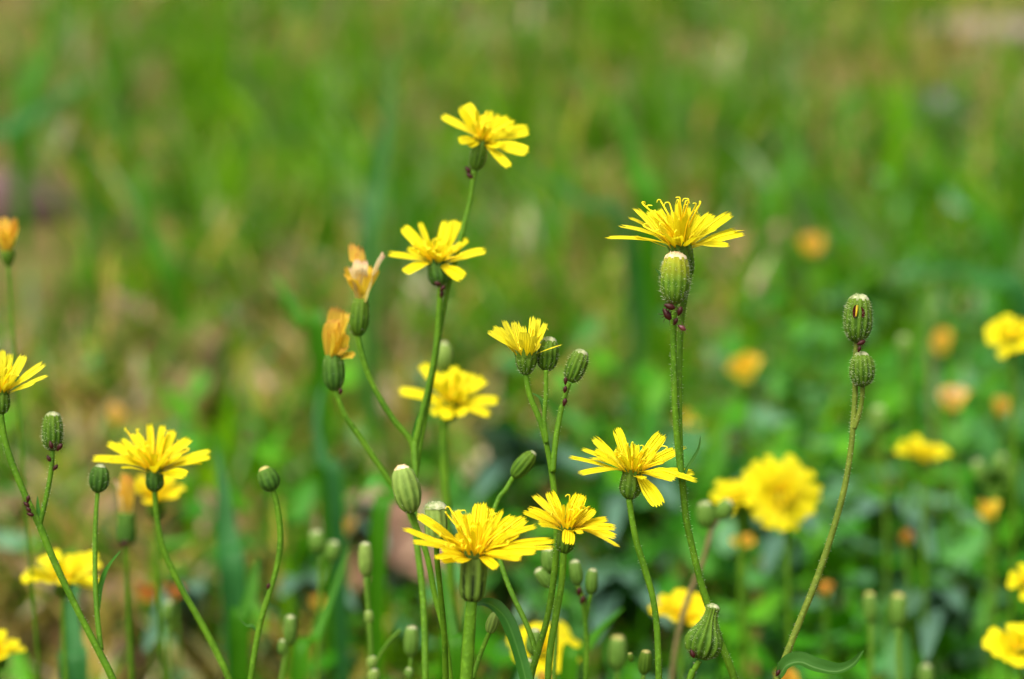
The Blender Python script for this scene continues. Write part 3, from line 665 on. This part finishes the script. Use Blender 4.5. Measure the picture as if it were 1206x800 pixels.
stem(pl, [(149, 642), (150, 690), (152, 730)], .525, .53, 6, 7, rootof(pl))

# ------------------------------------------------------------------ bud stalks near the ground
def budstalk(label, buds, stems, d, sm='stem_pale', bm='bud_soft', tm='tip', root_off=(.002, .004)):
    """buds: (bx, by, tx, ty, r); stems: list of (pts, w); the first one goes to the ground"""
    l = stems[0][0][-1]; pl = plant('bud_stalk', label, 'flower bud', l[0], l[1], d, BUDS, *root_off)
    for k, (pts, w) in enumerate(stems): stem(pl, pts, d, d, w, w, rootof(pl) if k == 0 else None, sm)
    for (bx, by, tx, ty, r) in buds: bud(pl, (bx, by), (tx, ty), r*.88, d, bm, tm, 'keg', rows=10)
    return pl
budstalk('green bud on a stalk with tiny pale buds, left of the front cluster', [(431, 680, 430, 641, 9.5), (435, 735, 434, 720, 6), (438, 788, 438, 774, 7), (440, 806, 440, 789, 8)], [([(431, 680), (434, 720), (437, 770), (438, 810)], 7), ([(472, 742), (455, 760), (440, 785)], 4)], .495, bm='bud_pale')
budstalk('small upright green bud just left of the front stems at the bottom', [(484, 774, 485, 740, 10), (481, 800, 482, 788, 6)], [([(484, 774), (482, 812)], 5)], .49)
budstalk('pair of small buds with a dark spot right of the nodding bud stem', [(341, 760, 342, 727, 9), (333, 772, 333, 755, 7)], [([(338, 765), (333, 790), (331, 815)], 7)], .50)
budstalk('two pale rounded buds close together behind the nodding bud', [(376, 652, 372, 628, 11), (390, 662, 393, 640, 10)], [([(378, 655), (376, 720), (374, 790)], 5), ([(390, 662), (380, 690)], 4)], .56)
budstalk('two pale buds hanging behind the stems under the right centre flower', [(649, 675, 645, 648, 10.5), (650, 692, 634, 672, 9)], [([(650, 690), (655, 740), (652, 810)], 6), ([(649, 675), (651, 700)], 5)], .475)
budstalk('two round buds on a brown speckled stalk under the right centre flower', [(681, 690, 677, 662, 9), (696, 700, 698, 672, 8)], [([(681, 690), (688, 715), (691, 760), (690, 812)], 8), ([(696, 700), (691, 730)], 5)], .478, 'stem')
budstalk('round pale bud in front of the bottom middle yellow flower', [(627, 772, 630, 743, 10), (622, 795, 623, 778, 8)], [([(627, 772), (622, 812)], 6)], .478)
budstalk('blurred pale bud at the bottom left of the yellow tipped one', [(727, 790, 728, 752, 12)], [([(727, 790), (726, 820)], 6)], .53, tm='tip_yellow')
budstalk('small green bud with a yellowish flat tip at the bottom edge', [(758, 795, 761, 768, 8.5), (744, 780, 742, 770, 4)], [([(758, 795), (756, 815)], 6)], .465, bm='bud', tm='tip_yellow')
budstalk('pair of pale fat buds on a brown stalk behind the double stem', [(833, 622, 830, 594, 12), (846, 612, 858, 592, 11)], [([(838, 622), (828, 660), (812, 700), (798, 750), (790, 810)], 7), ([(846, 612), (838, 624)], 5)], .53, 'stem_brown')
budstalk('pale bud with a cream top in the lower right ground cover', [(1026, 735, 1024, 700, 9)], [([(1026, 735), (1026, 800)], 7)], .57, tm='tip_yellow')
budstalk('taller bud with a yellow top right of the cream topped one', [(1058, 740, 1058, 702, 11)], [([(1058, 740), (1060, 805)], 9)], .565, tm='tip_yellow')
budstalk('pale bud behind the tall bent stem, above the flat yellow flower', [(1036, 515, 1034, 482, 11)], [([(1036, 515), (1040, 560)], 6)], .68)
budstalk('loose cluster of pale buds at the right edge', [(1160, 570, 1150, 545, 9), (1172, 560, 1180, 538, 9), (1185, 568, 1195, 548, 8)], [([(1170, 572), (1168, 620)], 6), ([(1160, 570), (1169, 590)], 4), ([(1185, 568), (1170, 592)], 4)], .68)
budstalk('pale bud at the bottom edge in the right ground cover', [(1092, 815, 1090, 785, 10)], [([(1092, 815), (1092, 830)], 6)], .57)
budstalk('tan dry seed stalk behind the right edge flower', [(1094, 400, 1092, 368, 8), (1098, 380, 1100, 356, 6)], [([(1094, 400), (1098, 470)], 5)], .82, 'stem_brown')
budstalk('round tan green bud in the grass right of the two stacked buds', [(1066, 425, 1064, 398, 10)], [([(1066, 425), (1068, 480)], 5)], .76)
budstalk('green stalk with a pale bud low at left beside red orange heads', [(198, 735, 199, 710, 8)], [([(198, 735), (200, 810)], 5)], .57)

# seeding grass stalk, top left of centre
pl = plant('seeding_grass', 'thin seeding grass stalk with tiny pale grains above the wilted heads', 'grass', 455, 290, .86)
stem(pl, [(495, -12), (478, 60), (466, 140), (452, 230), (444, 300)], .86, .86, 4, 6, rootof(pl), 'stem_pale')
rg = random.Random(5)
mb = MB()
for k in range(26):
    y0 = rg.uniform(-10, 150); x0 = np.interp(y0, [-12, 60, 140], [495, 478, 466])+rg.uniform(-16, 16); p = P(x0, y0, .86+rg.uniform(-.004, .004)); L = .0022
    tube(mb, [p, p+UP*L*.5+RT*rg.uniform(-.3, .3)*L, p+UP*L], [.0002, .0007, .0001], 6, step=2)
    q = P(np.interp(y0+20, [-12, 60, 140], [495, 478, 466]), y0+20, .86); tube(mb, [p, q], [.00012, .00012], 4, smooth=False)
mb.build('seed_spikelets', M['bud_pale'], pl)

# ------------------------------------------------------------------ the plants in front
# tall plant with the sharpest flower
d = .437
A = plant('yellow_wildflower', 'tall hairy plant with the sharp spiky yellow flower above a fat round bud', 'wildflower', 866, 800, d, FG, .012, .01)
stem(A, [(812, 322), (806, 352), (802, 385), (800, 430), (800, 480), (801, 530), (803, 566)], .4395, .4375, 8, 8, hairy=160, name='branch')
stem(A, [(794, 356), (793, 400), (794, 440), (795, 480), (799, 530), (804, 572), (808, 610), (816, 648), (826, 688), (837, 722), (850, 760), (866, 803)], .4355, .441, 8, 9.5, rootof(A), hairy=420)
bud(A, (794, 358, .4355), (796, 303, .4355), 17.5, .4355, 'bud_yellow', 'tip_rusty', 'keg', 13, 420, .065)
leaf(A, [(790, 345), (784, 336), (778, 325), (771, 316)], .435, .435, 7, 'leaf_curled', .5, name='bract')
leaf(A, [(803, 568), (809, 553), (817, 540), (823, 528), (825, 513)], .437, .436, 4.5, 'leaf_curled', .5, name='leaf')
head(A, (801, 291, .440), (812, 324, .440), [
 (716, 279, 0, 15), (731, 266, 2, 13), (746, 249, 4, 14), (742, 257, 5, 7), (763, 248, 6, 14), (776, 247, 5, 10), (799, 238, 2, 9), (788, 254, 4, 10),
 (811, 245, 3, 8), (822, 252, 5, 10), (838, 254, 5, 14), (860, 254, 3, 13), (865, 270, 4, 6), (875, 277, -1, 13), (856, 287, -3, 11), (781, 276, -5, 12),
 (821, 279, -6, 14), (798, 279, -7, 12), (752, 272, -3, 12), (842, 270, -3, 10)],
 axis=(.02, 1, .1), inv=12.5, kind='cone', seed=2, inner=17, auto=4, wauto=10, st=30, sth=(.45, .90), stspread=.62, hairy=90, lift=.05)
# two stacked buds on the tall bent stem
Bp = plant('hawkbit_stalk', 'tall bent stem at right with two stacked hairy buds, the upper one chewed', 'wildflower', 916, 797, d, FG, -.02, .01)
stem(Bp, [(1009, 402), (1007, 430), (1007, 465), (1005, 495), (1002, 530), (994, 577), (980, 628), (962, 682), (941, 734), (916, 798)], .4375, .437, 7, 9.5, rootof(Bp), 'stem_olive', 420)
stem(Bp, [(1016, 455), (1015, 472), (1011, 490), (1006, 505)], .436, .4372, 6, 6, None, 'stem_olive', 50, name='branch')
ub = bud(Bp, (1009, 403, .437), (1012, 352, .437), 16, .437, 'bud', 'tip', 'keg', 12, 460, .13)
bud(Bp, (1016, 455, .4355), (1015, 418, .4355), 14, .4355, 'bud', 'tip', 'urn', 13, 340, .15)
q = MB()
for (x, y, rx, ry, tl) in ((1005, 367, 3.0, 7.6, .1), (1013, 368, 3.4, 6.2, -.15)):
    c0 = P(x, y, .437) - FW*mm(16.2, .437); ids = [q.add(c0 + RT*mm(rx*math.cos(t)+tl*ry*math.sin(t), .437) + UP*mm(ry*math.sin(t), .437) + FW*mm(abs(rx*math.cos(t))*.25+.2, .437)) for t in [k*6.283/14 for k in range(14)]]
    mid = q.add(c0 + FW*mm(.6, .437))
    for k in range(14): q.face((ids[k], ids[(k+1) % 14], mid))
q.build('chewed_hole', M['hole'], ub, label='dark red brown hole chewed in the bud')
q = MB(); tube(q, [P(1009.5, 360, .437-mm(14.6, 1)*.437), P(1009, 366, .437-mm(16.6, 1)*.437), P(1008, 373, .437-mm(16.4, 1)*.437)], [mm(1.6, .437), mm(1.4, .437), mm(.9, .437)], 6); q.build('floret', M['wilt_yellow'], ub)
leaf(Bp, [(918, 797), (927, 784), (942, 780), (960, 787), (985, 791), (1004, 783), (1017, 766)], .436, .432, 24, 'leaf_curled', .75, UP*.75-FW*.8, wp=lambda t: (math.sin(math.pi*min(1, .06+.94*t)))**.7*(1-.35*t)+.02)
# striped seed head
C_ = plant('seed_head', 'pear shaped striped green seed head low in front of the tall plant', 'seed head', 812, 800, .432, None, -.004, .0)
bud(C_, (824, 776, .432), (840, 715, .432), 20.5, .432, 'bud', 'tip', 'pear', 13, 380, .24, 'pod', .9)
stem(C_, [(824, 778), (817, 790), (811, 805)], .432, .432, 8, 8, rootof(C_), hairy=60)
# flower with the drooping petal
d = .437
D = plant('yellow_wildflower', 'single sharp yellow flower with one petal hanging down, left of the double stem', 'wildflower', 775, 800, d, FG, .004, .012)
stem(D, [(741, 588), (744, 610), (750, 640), (760, 672), (769, 705), (774, 745), (776, 803)], d, d, 8, 9, rootof(D), hairy=120)
head(D, (745, 557), (741, 588), [
 (671, 539, -1, 11), (686, 526, 3, 8), (684, 556, -4, 11), (699, 516, 4, 13), (726, 505, 4, 13), (748, 524, 3, 12), (780, 511, 4, 17), (796, 531, 3, 15), (806, 527, 5, 6),
 (816, 556, 0, 12), (819, 565, -2, 10), (795, 563, -4, 17), (776, 594, -5, 19), (757, 565, -5, 13), (700, 532, -1, 14), (770, 532, 0, 12), (716, 540, -4, 11)],
 d, (.08, 1, .15), 12.5, 'bulb', 'petal', 'bud', seed=4, inner=9, auto=5, wauto=10, elev=(8, 40), st=20, sth=(.4, .66), stspread=.6, hairy=60, lift=.08)
# flower left of it, lower
d = .431
E = plant('yellow_wildflower', 'yellow flower tilted right whose stem runs beside the double bud stem', 'wildflower', 645, 800, d, FG, .003, .006)
stem(E, [(664, 650), (661, 690), (654, 730), (648, 765), (645, 803)], d, d, 8, 9, rootof(E))
head(E, (668, 623), (664, 652), [
 (617, 604, -1, 11), (630, 582, 3, 13), (647, 579, 3, 14), (684, 582, 4, 18), (699, 599, 1, 15), (715, 611, 2, 10), (724, 624, 0, 15), (724, 632, -2, 13),
 (728, 641, -4, 10), (669, 640, -7, 16), (641, 600, 3, 11), (700, 622, -4, 15), (690, 610, 1, 13)],
 d, (.2, 1, .25), 10.5, 'bulb', 'petal_gold', seed=6, inner=9, auto=5, wauto=10, elev=(8, 40), st=16, sth=(.45, .8), hairy=30, lift=.08)
# branching plant with the half-open flower and three buds
d = .441
F = plant('yellow_wildflower', 'branching plant with a half open upright yellow flower and three small green buds', 'wildflower', 625, 800, d, FG, -.003, .01)
stem(F, [(619, 440), (624, 466), (636, 496), (645, 530), (651, 565), (655, 605), (655, 650), (651, 690), (644, 730), (633, 770), (624, 803)], d, d+.002, 7, 9, rootof(F), hairy=120)
stem(F, [(643, 436), (643, 465), (641, 492), (644, 522)], d, d, 5.5, 6, name='branch', hairy=30)
stem(F, [(670, 451), (662, 478), (655, 515), (651, 556)], d+.001, d, 7, 8, name='branch', hairy=30)
stem(F, [(604, 562), (596, 576), (586, 590), (580, 620), (595, 680), (622, 740), (632, 772)], .455, .443, 6, 7, name='branch')
leaf(F, [(641, 488), (639, 476), (634, 468), (626, 463)], d, d, 6, 'leaf_curled', .4)
bud(F, (643, 437), (647, 401), 12, d+.002, 'bud', 'tip', 'keg', 11, 160)
bud(F, (671, 450), (685, 416), 11.5, d+.001, 'bud', 'tip', 'keg', 11, 160)
bud(F, (604, 562), (628, 534), 10, .455, 'bud', 'tip', 'barrel', 9, 0)
head(F, (620, 419), (619, 441), [
 (576, 390, 0, 9), (581, 387, 1, 10), (588, 386, 3, 6), (594, 377, 1, 12), (606, 379, 2, 13), (615, 385, 3, 10), (627, 374, 2, 13), (633, 376, 3, 11), (642, 381, 0, 10), (617, 392, -3, 14), (630, 396, -3, 11), (661, 406, -1, 6), (601, 394, -2, 12)],
 d, (0, 1, .1), 12.5, 'cone', 'petal_lemon', seed=8, inner=3, st=9, sth=(.45, .7), hairy=70, lift=.03)
# big low flower, in front
d = .423
H = plant('yellow_wildflower', 'largest deep yellow flower in front with a dark striped cup and broad stem', 'wildflower', 548, 800, d, FG, -.004, 0)
stem(H, [(556, 706), (553, 740), (549, 803)], d, d, 15, 17, rootof(H), 'stem')
head(H, (559, 654), (556, 708), [
 (477, 624, 0, 12), (487, 639, -3, 12), (493, 607, 3, 12), (519, 624, -3, 13), (534, 604, 4, 15), (549, 606, 4, 13), (566, 593, 3, 19), (578, 599, 4, 12), (591, 601, 4, 8), (604, 607, 4, 15),
 (618, 612, 3, 15), (630, 618, 2, 10), (650, 636, 1, 12), (650, 645, -1, 9), (630, 649, -4, 17), (613, 658, -5, 13), (584, 668, -6, 12), (537, 662, -6, 15), (519, 659, -5, 15), (521, 648, -4, 12), (506, 634, 0, 13), (595, 630, -2, 14), (560, 615, 1, 13), (610, 628, 1, 12)],
 d, (0, 1, .25), 15, 'cyl', 'petal_gold', 'bud_striped', seed=10, inner=14, auto=7, wauto=10, elev=(8, 40), st=26, sth=(.4, .75), stspread=.6, hairy=0, lift=.06, ribs=7)
leaf(H, [(556, 712), (575, 711), (592, 724), (604, 748), (614, 780), (622, 812)], d+.004, d+.002, 22, 'leaf', .3, wp=lambda t: min(1, .25+2.5*t)*(1-.3*t))
bud(H, (576, 746), (584, 722), 7, d+.012, 'bud_pale', 'tip', 'barrel', 8)
stem(H, [(576, 746), (566, 770), (556, 800)], d+.012, d+.004, 6, 6, name='branch')
# tall branching plant of the middle: top flower, eight-petal flower, two wilted heads, fat buds
d = .472
I = plant('yellow_wildflower', 'tall branching plant with two yellow flowers, two wilted orange heads and two fat buds', 'wildflower', 500, 800, d-.01, FG, 0, .004)
stem(I, [(559, 200), (554, 235), (546, 267), (536, 308), (526, 345), (514, 412), (505, 465), (495, 520), (489, 560)], d+.004, d, 7, 8, name='branch')
stem(I, [(518, 336), (515, 395), (506, 448), (494, 500), (487, 530)], d, d, 7, 8, name='branch')
stem(I, [(421, 394), (428, 424), (440, 455), (462, 492), (484, 520), (488, 548)], d, d, 6.5, 8, name='branch')
stem(I, [(394, 458), (406, 488), (430, 524), (456, 562), (476, 592), (489, 622)], d, d, 6.5, 7.5, name='branch')
stem(I, [(488, 520), (489, 560), (488, 600), (491, 640), (497, 690), (500, 740), (501, 803)], d, d-.012, 8, 9, rootof(I))
stem(I, [(484, 602), (494, 630), (503, 655), (512, 700), (524, 750), (530, 803)], .452, .452, 7, 8, rootof(I)+Vector((.006, -.004, 0)), name='branch')
stem(I, [(514, 640), (515, 662), (519, 700), (523, 745), (525, 803)], .431, .44, 7, 8, rootof(I)+Vector((.002, -.01, 0)), name='branch')
leaf(I, [(488, 524), (491, 510), (493, 495), (497, 478)], d, d, 10, 'leaf', .4)
bud(I, (485, 604), (473, 552), 15.5, .450, 'bud_pale', 'tip_rusty', 'urn', 9, 30)
bud(I, (514, 642), (513, 597), 13, .431, 'bud_pale', 'tip', 'cyl', 9, 0)
head(I, (567, 166, .476), (559, 201, .476), [
 (521, 135, 1, 14), (547, 125, 4, 20), (572, 138, 4, 15), (578, 131, 5, 8), (587, 135, 5, 7), (602, 139, 4, 17), (622, 153, 2, 18), (621, 179, -3, 18), (599, 196, -5, 12), (541, 166, -3, 11), (590, 172, -4, 13), (552, 172, -5, 10)],
 axis=(.3, .85, .5), inv=9.5, kind='bulb', pm='petal', seed=12, inner=8, auto=4, wauto=11, elev=(10, 40), st=14, sth=(.3, .55), hairy=20, lift=.08)
head(I, (514, 309), (518, 337), [
 (475, 268, 3, 15), (494, 263, 4, 8), (527, 260, 4, 15), (539, 261, 4, 14), (551, 282, 3, 9), (571, 298, 0, 16), (545, 327, -5, 16), (477, 321, -4, 14), (458, 300, 0, 12), (480, 292, 2, 9)],
 d, (.0, 1, .35), 12, 'bulb', 'petal', 'bud_dark', seed=14, inner=7, st=26, sth=(.32, .5), stspread=.45, hairy=20, lift=.05)
wilted(I, (425, 352), (421, 396), [(447, 298, 0, 14, 'wilt_cream'), (443, 318, 1, 12, 'wilt_yellow'), (424, 308, -2, 14, 'wilt_cream'), (414, 288, 1, 8, 'wilt'), (427, 290, 2, 9, 'wilt'), (420, 298, 0, 12, 'wilt'),
 (404, 318, -1, 10, 'wilt_yellow'), (412, 322, -2, 12, 'wilt_yellow'), (436, 325, -2, 12, 'wilt_yellow'), (430, 312, 1, 12, 'wilt_yellow'), (416, 312, 2, 12, 'wilt_cream')], d, 11, 'keg', 'bud', 15)
wilted(I, (392, 418), (394, 460), [(397, 363, 0, 15, 'wilt'), (390, 374, -2, 14, 'wilt'), (406, 368, 1, 12, 'wilt_yellow'), (404, 384, -2, 13, 'wilt'), (412, 398, 0, 13, 'wilt_yellow'), (415, 416, -1, 10, 'wilt_yellow'), (386, 392, -1, 13, 'wilt'), (398, 390, -3, 14, 'wilt_yellow'), (396, 376, 2, 14, 'wilt'), (408, 410, -2, 12, 'wilt')], d, 12.5, 'keg', 'bud_dark', 17)
# blurred flower behind the middle stems
d = .518
J = plant('yellow_wildflower', 'blurred yellow flower crossed by two thin stems in the middle', 'wildflower', 530, 680, d, BGF, 0, .004)
stem(J, [(524, 494), (523, 540), (527, 610), (531, 690)], d, d, 11, 12, rootof(J))
stem(J, [(521, 434), (523, 470), (526, 540), (528, 620)], d+.006, d, 6, 7, name='branch')
bud(J, (521, 436), (523, 405), 11, d+.006, 'bud_pale', 'tip', 'barrel', 8)
head(J, (532, 475), (525, 497), [
 (471, 461, 0, 15), (497, 430, 4, 16), (508, 440, 4, 14), (523, 438, 5, 18), (535, 431, 5, 12), (547, 438, 4, 13), (558, 441, 5, 10), (571, 448, 3, 16), (586, 472, 0, 15), (577, 488, -3, 12), (547, 490, -5, 15), (525, 492, -6, 15), (508, 487, -4, 12), (500, 470, -1, 12)],
 d, (.1, .8, .55), 11, 'bulb', 'petal', seed=16, inner=10, st=14, hairy=0)
# left edge plant with two thin upright buds
d = .448
Lp = plant('yellow_wildflower', 'plant at the left edge with a yellow flower and two upright hairy buds', 'wildflower', 133, 803, d, FG, .02, .004)
stem(Lp, [(1, 487), (5, 515), (14, 545), (30, 584), (46, 618), (66, 666), (94, 724), (119, 772), (134, 803)], d, d, 8.5, 9, rootof(Lp), hairy=160)
stem(Lp, [(62, 530), (60, 556), (54, 588), (47, 618)], d, d, 6, 7, name='branch', hairy=60)
stem(Lp, [(115, 580), (112, 625), (112, 680), (115, 730), (119, 766)], .456, .449, 6, 7, name='branch', hairy=40)
leaf(Lp, [(115, 722), (117, 700), (123, 678), (132, 662), (143, 648)], .455, .453, 8, 'leaf', .4)
leaf(Lp, [(47, 612), (45, 600), (44, 584)], d, d, 5, 'leaf', .4)
bud(Lp, (62, 531), (62, 489), 12, d, 'bud', 'tip', 'keg', 11, 300)
bud(Lp, (115, 580), (118, 550), 11.5, .456, 'bud_dark', 'tip', 'urn', 9, 60)
head(Lp, (2, 463), (1, 488), [(55, 446, -2, 12), (51, 429, 1, 13), (28, 419, 3, 13), (12, 416, 3, 9), (3, 413, 3, 9), (-10, 420, 3, 12), (-35, 430, 1, 12), (-48, 450, -2, 12), (-20, 425, -3, 12), (20, 440, -4, 12), (40, 452, -4, 11)],
 d, (.0, 1, .12), 9.5, 'bulb', 'petal_lemon', seed=18, inner=8, st=14, hairy=20, lift=.03)
# left flower
d = .467
Q = plant('yellow_wildflower', 'many petalled yellow flower at left, fading flower directly behind its stem', 'wildflower', 270, 803, d, FG, .02, .004)
stem(Q, [(182, 577), (185, 612), (193, 648), (212, 690), (236, 732), (257, 772), (271, 803)], d, d, 7.5, 9, rootof(Q))
head(Q, (182, 554), (182, 579), [
 (110, 539, 0, 13), (128, 522, 3, 11), (142, 519, 4, 13), (158, 511, 5, 15), (176, 501, 4, 9), (192, 502, 4, 9), (204, 507, 5, 12), (223, 517, 3, 15), (247, 531, 1, 13), (247, 539, -1, 12), (219, 562, -5, 16), (181, 551, -7, 10), (132, 541, -3, 12), (150, 532, -2, 12), (212, 535, -2, 13), (168, 520, 3, 12)],
 d, (0, 1, .15), 10.5, 'bulb', 'petal', 'bud_dark', seed=20, inner=12, auto=5, wauto=10, elev=(8, 35), st=24, sth=(.5, .85), stspread=.6, hairy=20, lift=.06)
# nodding bud
d = .461
Rr_ = plant('bud_stalk', 'single dark nodding bud on a long curved bare stem at left', 'flower bud', 296, 803, d, FG, -.004, .004)
stem(Rr_, [(321, 577), (327, 600), (330, 640), (323, 680), (308, 728), (300, 768), (295, 803)], d, d, 7, 8, rootof(Rr_))
bud(Rr_, (322, 578), (311, 553), 12, d, 'bud_dark', 'tip_yellow', 'urn', 9, 0)
leaf(Rr_, [(303, 745), (297, 738), (290, 737), (281, 728)], d, d, 5, 'leaf_curled', .4)

# ------------------------------------------------------------------ aphids
def aphid_mesh():
    mb = MB(); n, rows = 10, 9; rings = []
    for i in range(rows+1):
        t = i/rows; r = .30*(math.sin(math.pi*min(.97, max(.04, t))**.85))**.7*(1-.22*t); x = .5-t
        rings.append([mb.add((x, math.cos(k*6.283/n)*r, .27+math.sin(k*6.283/n)*r*.8), (k/n, t)) for k in range(n)])
    for i in range(rows):
        for k in range(n): mb.face((rings[i][k], rings[i][(k+1) % n], rings[i+1][(k+1) % n], rings[i+1][k]))
    mb.face(tuple(rings[0][::-1])); mb.face(tuple(rings[-1]))
    for s in (-1, 1):
        for x0, x1 in ((.18, .38), (.04, .02), (-.1, -.38)):
            tube(mb, [Vector((x0, s*.2, .25)), Vector(((x0+x1)/2, s*.42, .36)), Vector((x1, s*.55, .0))], [.03, .022, .014], 5, step=3)
        tube(mb, [Vector((.45, s*.08, .32)), Vector((.68, s*.2, .42)), Vector((.9, s*.3, .3))], [.02, .014, .008], 5, step=3)
        tube(mb, [Vector((-.32, s*.14, .42)), Vector((-.46, s*.2, .55))], [.028, .02], 5, smooth=False)
    return mb
am = aphid_mesh(); first = None
def aphid(x, y, d, ang, size, label, red=False, side=0.0):
    """ang: heading in the picture plane; side: where its feet point (-1 rests on something to its right, +1 to its left)"""
    global first
    a = math.radians(ang); X = RT*math.cos(a)+UP*math.sin(a); Y0 = -RT*math.sin(a)+UP*math.cos(a)
    Z = (-FW*(1-abs(side)*.6) + Y0*side).normalized(); Y = Z.cross(X)
    if first is None: o = am.build('aphid', M['aphid'], None, (0, 0, 0)); first = o
    else: o = first.copy(); COL.objects.link(o)
    if red: o.data = first.data.copy(); o.data.materials[0] = M['aphid_red']
    s = mm(size, d); o.matrix_world = Matrix.Translation(P(x, y, d)-Z*s*.27) @ Matrix((X*s, Y*s, Z*s)).transposed().to_4x4()
    o['label'] = label; o['category'] = 'aphid'; o['group'] = 'dark red aphids on the stems'
for a in [(788.5, 361, .432, -20, 14, 'dark aphid lying across the stem just under the fat round bud'),
          (785.5, 370, .433, -58, 16, 'aphid on the left edge under the fat round bud, longest of the five'),
          (800.5, 367, .434, 70, 12, 'aphid on the right side just under the fat round bud'),
          (795.5, 379, .4335, 64, 10, 'small aphid on the stem below the others under the fat bud'),
          (803, 386, .434, -35, 11, 'lowest, reddest aphid under the fat round bud', True),
          (1014, 404, .434, 25, 11, 'aphid between the two stacked buds, upper of two'),
          (1012, 411.5, .434, 70, 8, 'tiny aphid between the two stacked buds, lower of two'),
          (916, 793, .4335, 60, 9, 'aphid on the stem beside the curled leaf at the bottom'),
          (815.5, 770, .428, -70, 11, 'aphid at the base of the pear shaped seed head'),
          (666, 449, .4395, 88, 9, 'topmost of three aphids under the right small bud'),
          (665.5, 459, .4395, 80, 9, 'middle one of three aphids under the right small bud'),
          (665, 474, .4395, 75, 10, 'lowest of three aphids on the stem of the right small bud'),
          (60, 524, .4445, -75, 10, 'aphid on the base of the left hairy bud'),
          (70, 527, .446, 55, 11, 'aphid on the right of the left hairy bud base'),
          (57.5, 540, .446, -60, 9, 'aphid on the left of the thin stem below the hairy bud'),
          (65, 551, .446, 50, 9, 'lowest aphid on the thin stem below the hairy bud'),
          (33, 588, .446, 80, 9, 'topmost of four aphids on the left edge plant stem'),
          (31, 594, .446, -40, 9, 'second from top of four aphids on the left edge plant stem'),
          (33.5, 600, .446, -55, 9, 'third from top of four aphids on the left edge plant stem'),
          (35.5, 606, .446, -15, 9, 'lowest of four aphids on the left edge plant stem'),
          (551, 200, .472, -55, 10, 'upper of two aphids under the topmost flower'),
          (553, 207, .472, -42, 10, 'lower of two aphids under the topmost flower'),
          (515, 334, .466, -20, 9, 'aphid at left on the cup of the eight petalled flower'),
          (521, 340, .466, 50, 9, 'aphid between the two stems under the eight petalled flower, upper'),
          (520, 347, .467, 80, 9, 'aphid between the two stems under the eight petalled flower, lower'),
          (401, 461, .467, 75, 8, 'aphid at the base of the lower wilted orange head'),
          (316, 691, .458, 70, 8, 'tiny dark aphid on the curved stem of the nodding bud'),
          (682, 697, .4755, 80, 11, 'upper dark aphid on the brown speckled bud stalk'),
          (686, 707, .4755, 70, 11, 'lower dark aphid on the brown speckled bud stalk'),
          (146, 640, .518, 20, 11, 'blurred dark aphid at the base of the pinkish faded head'),
          ]: aphid(*a)
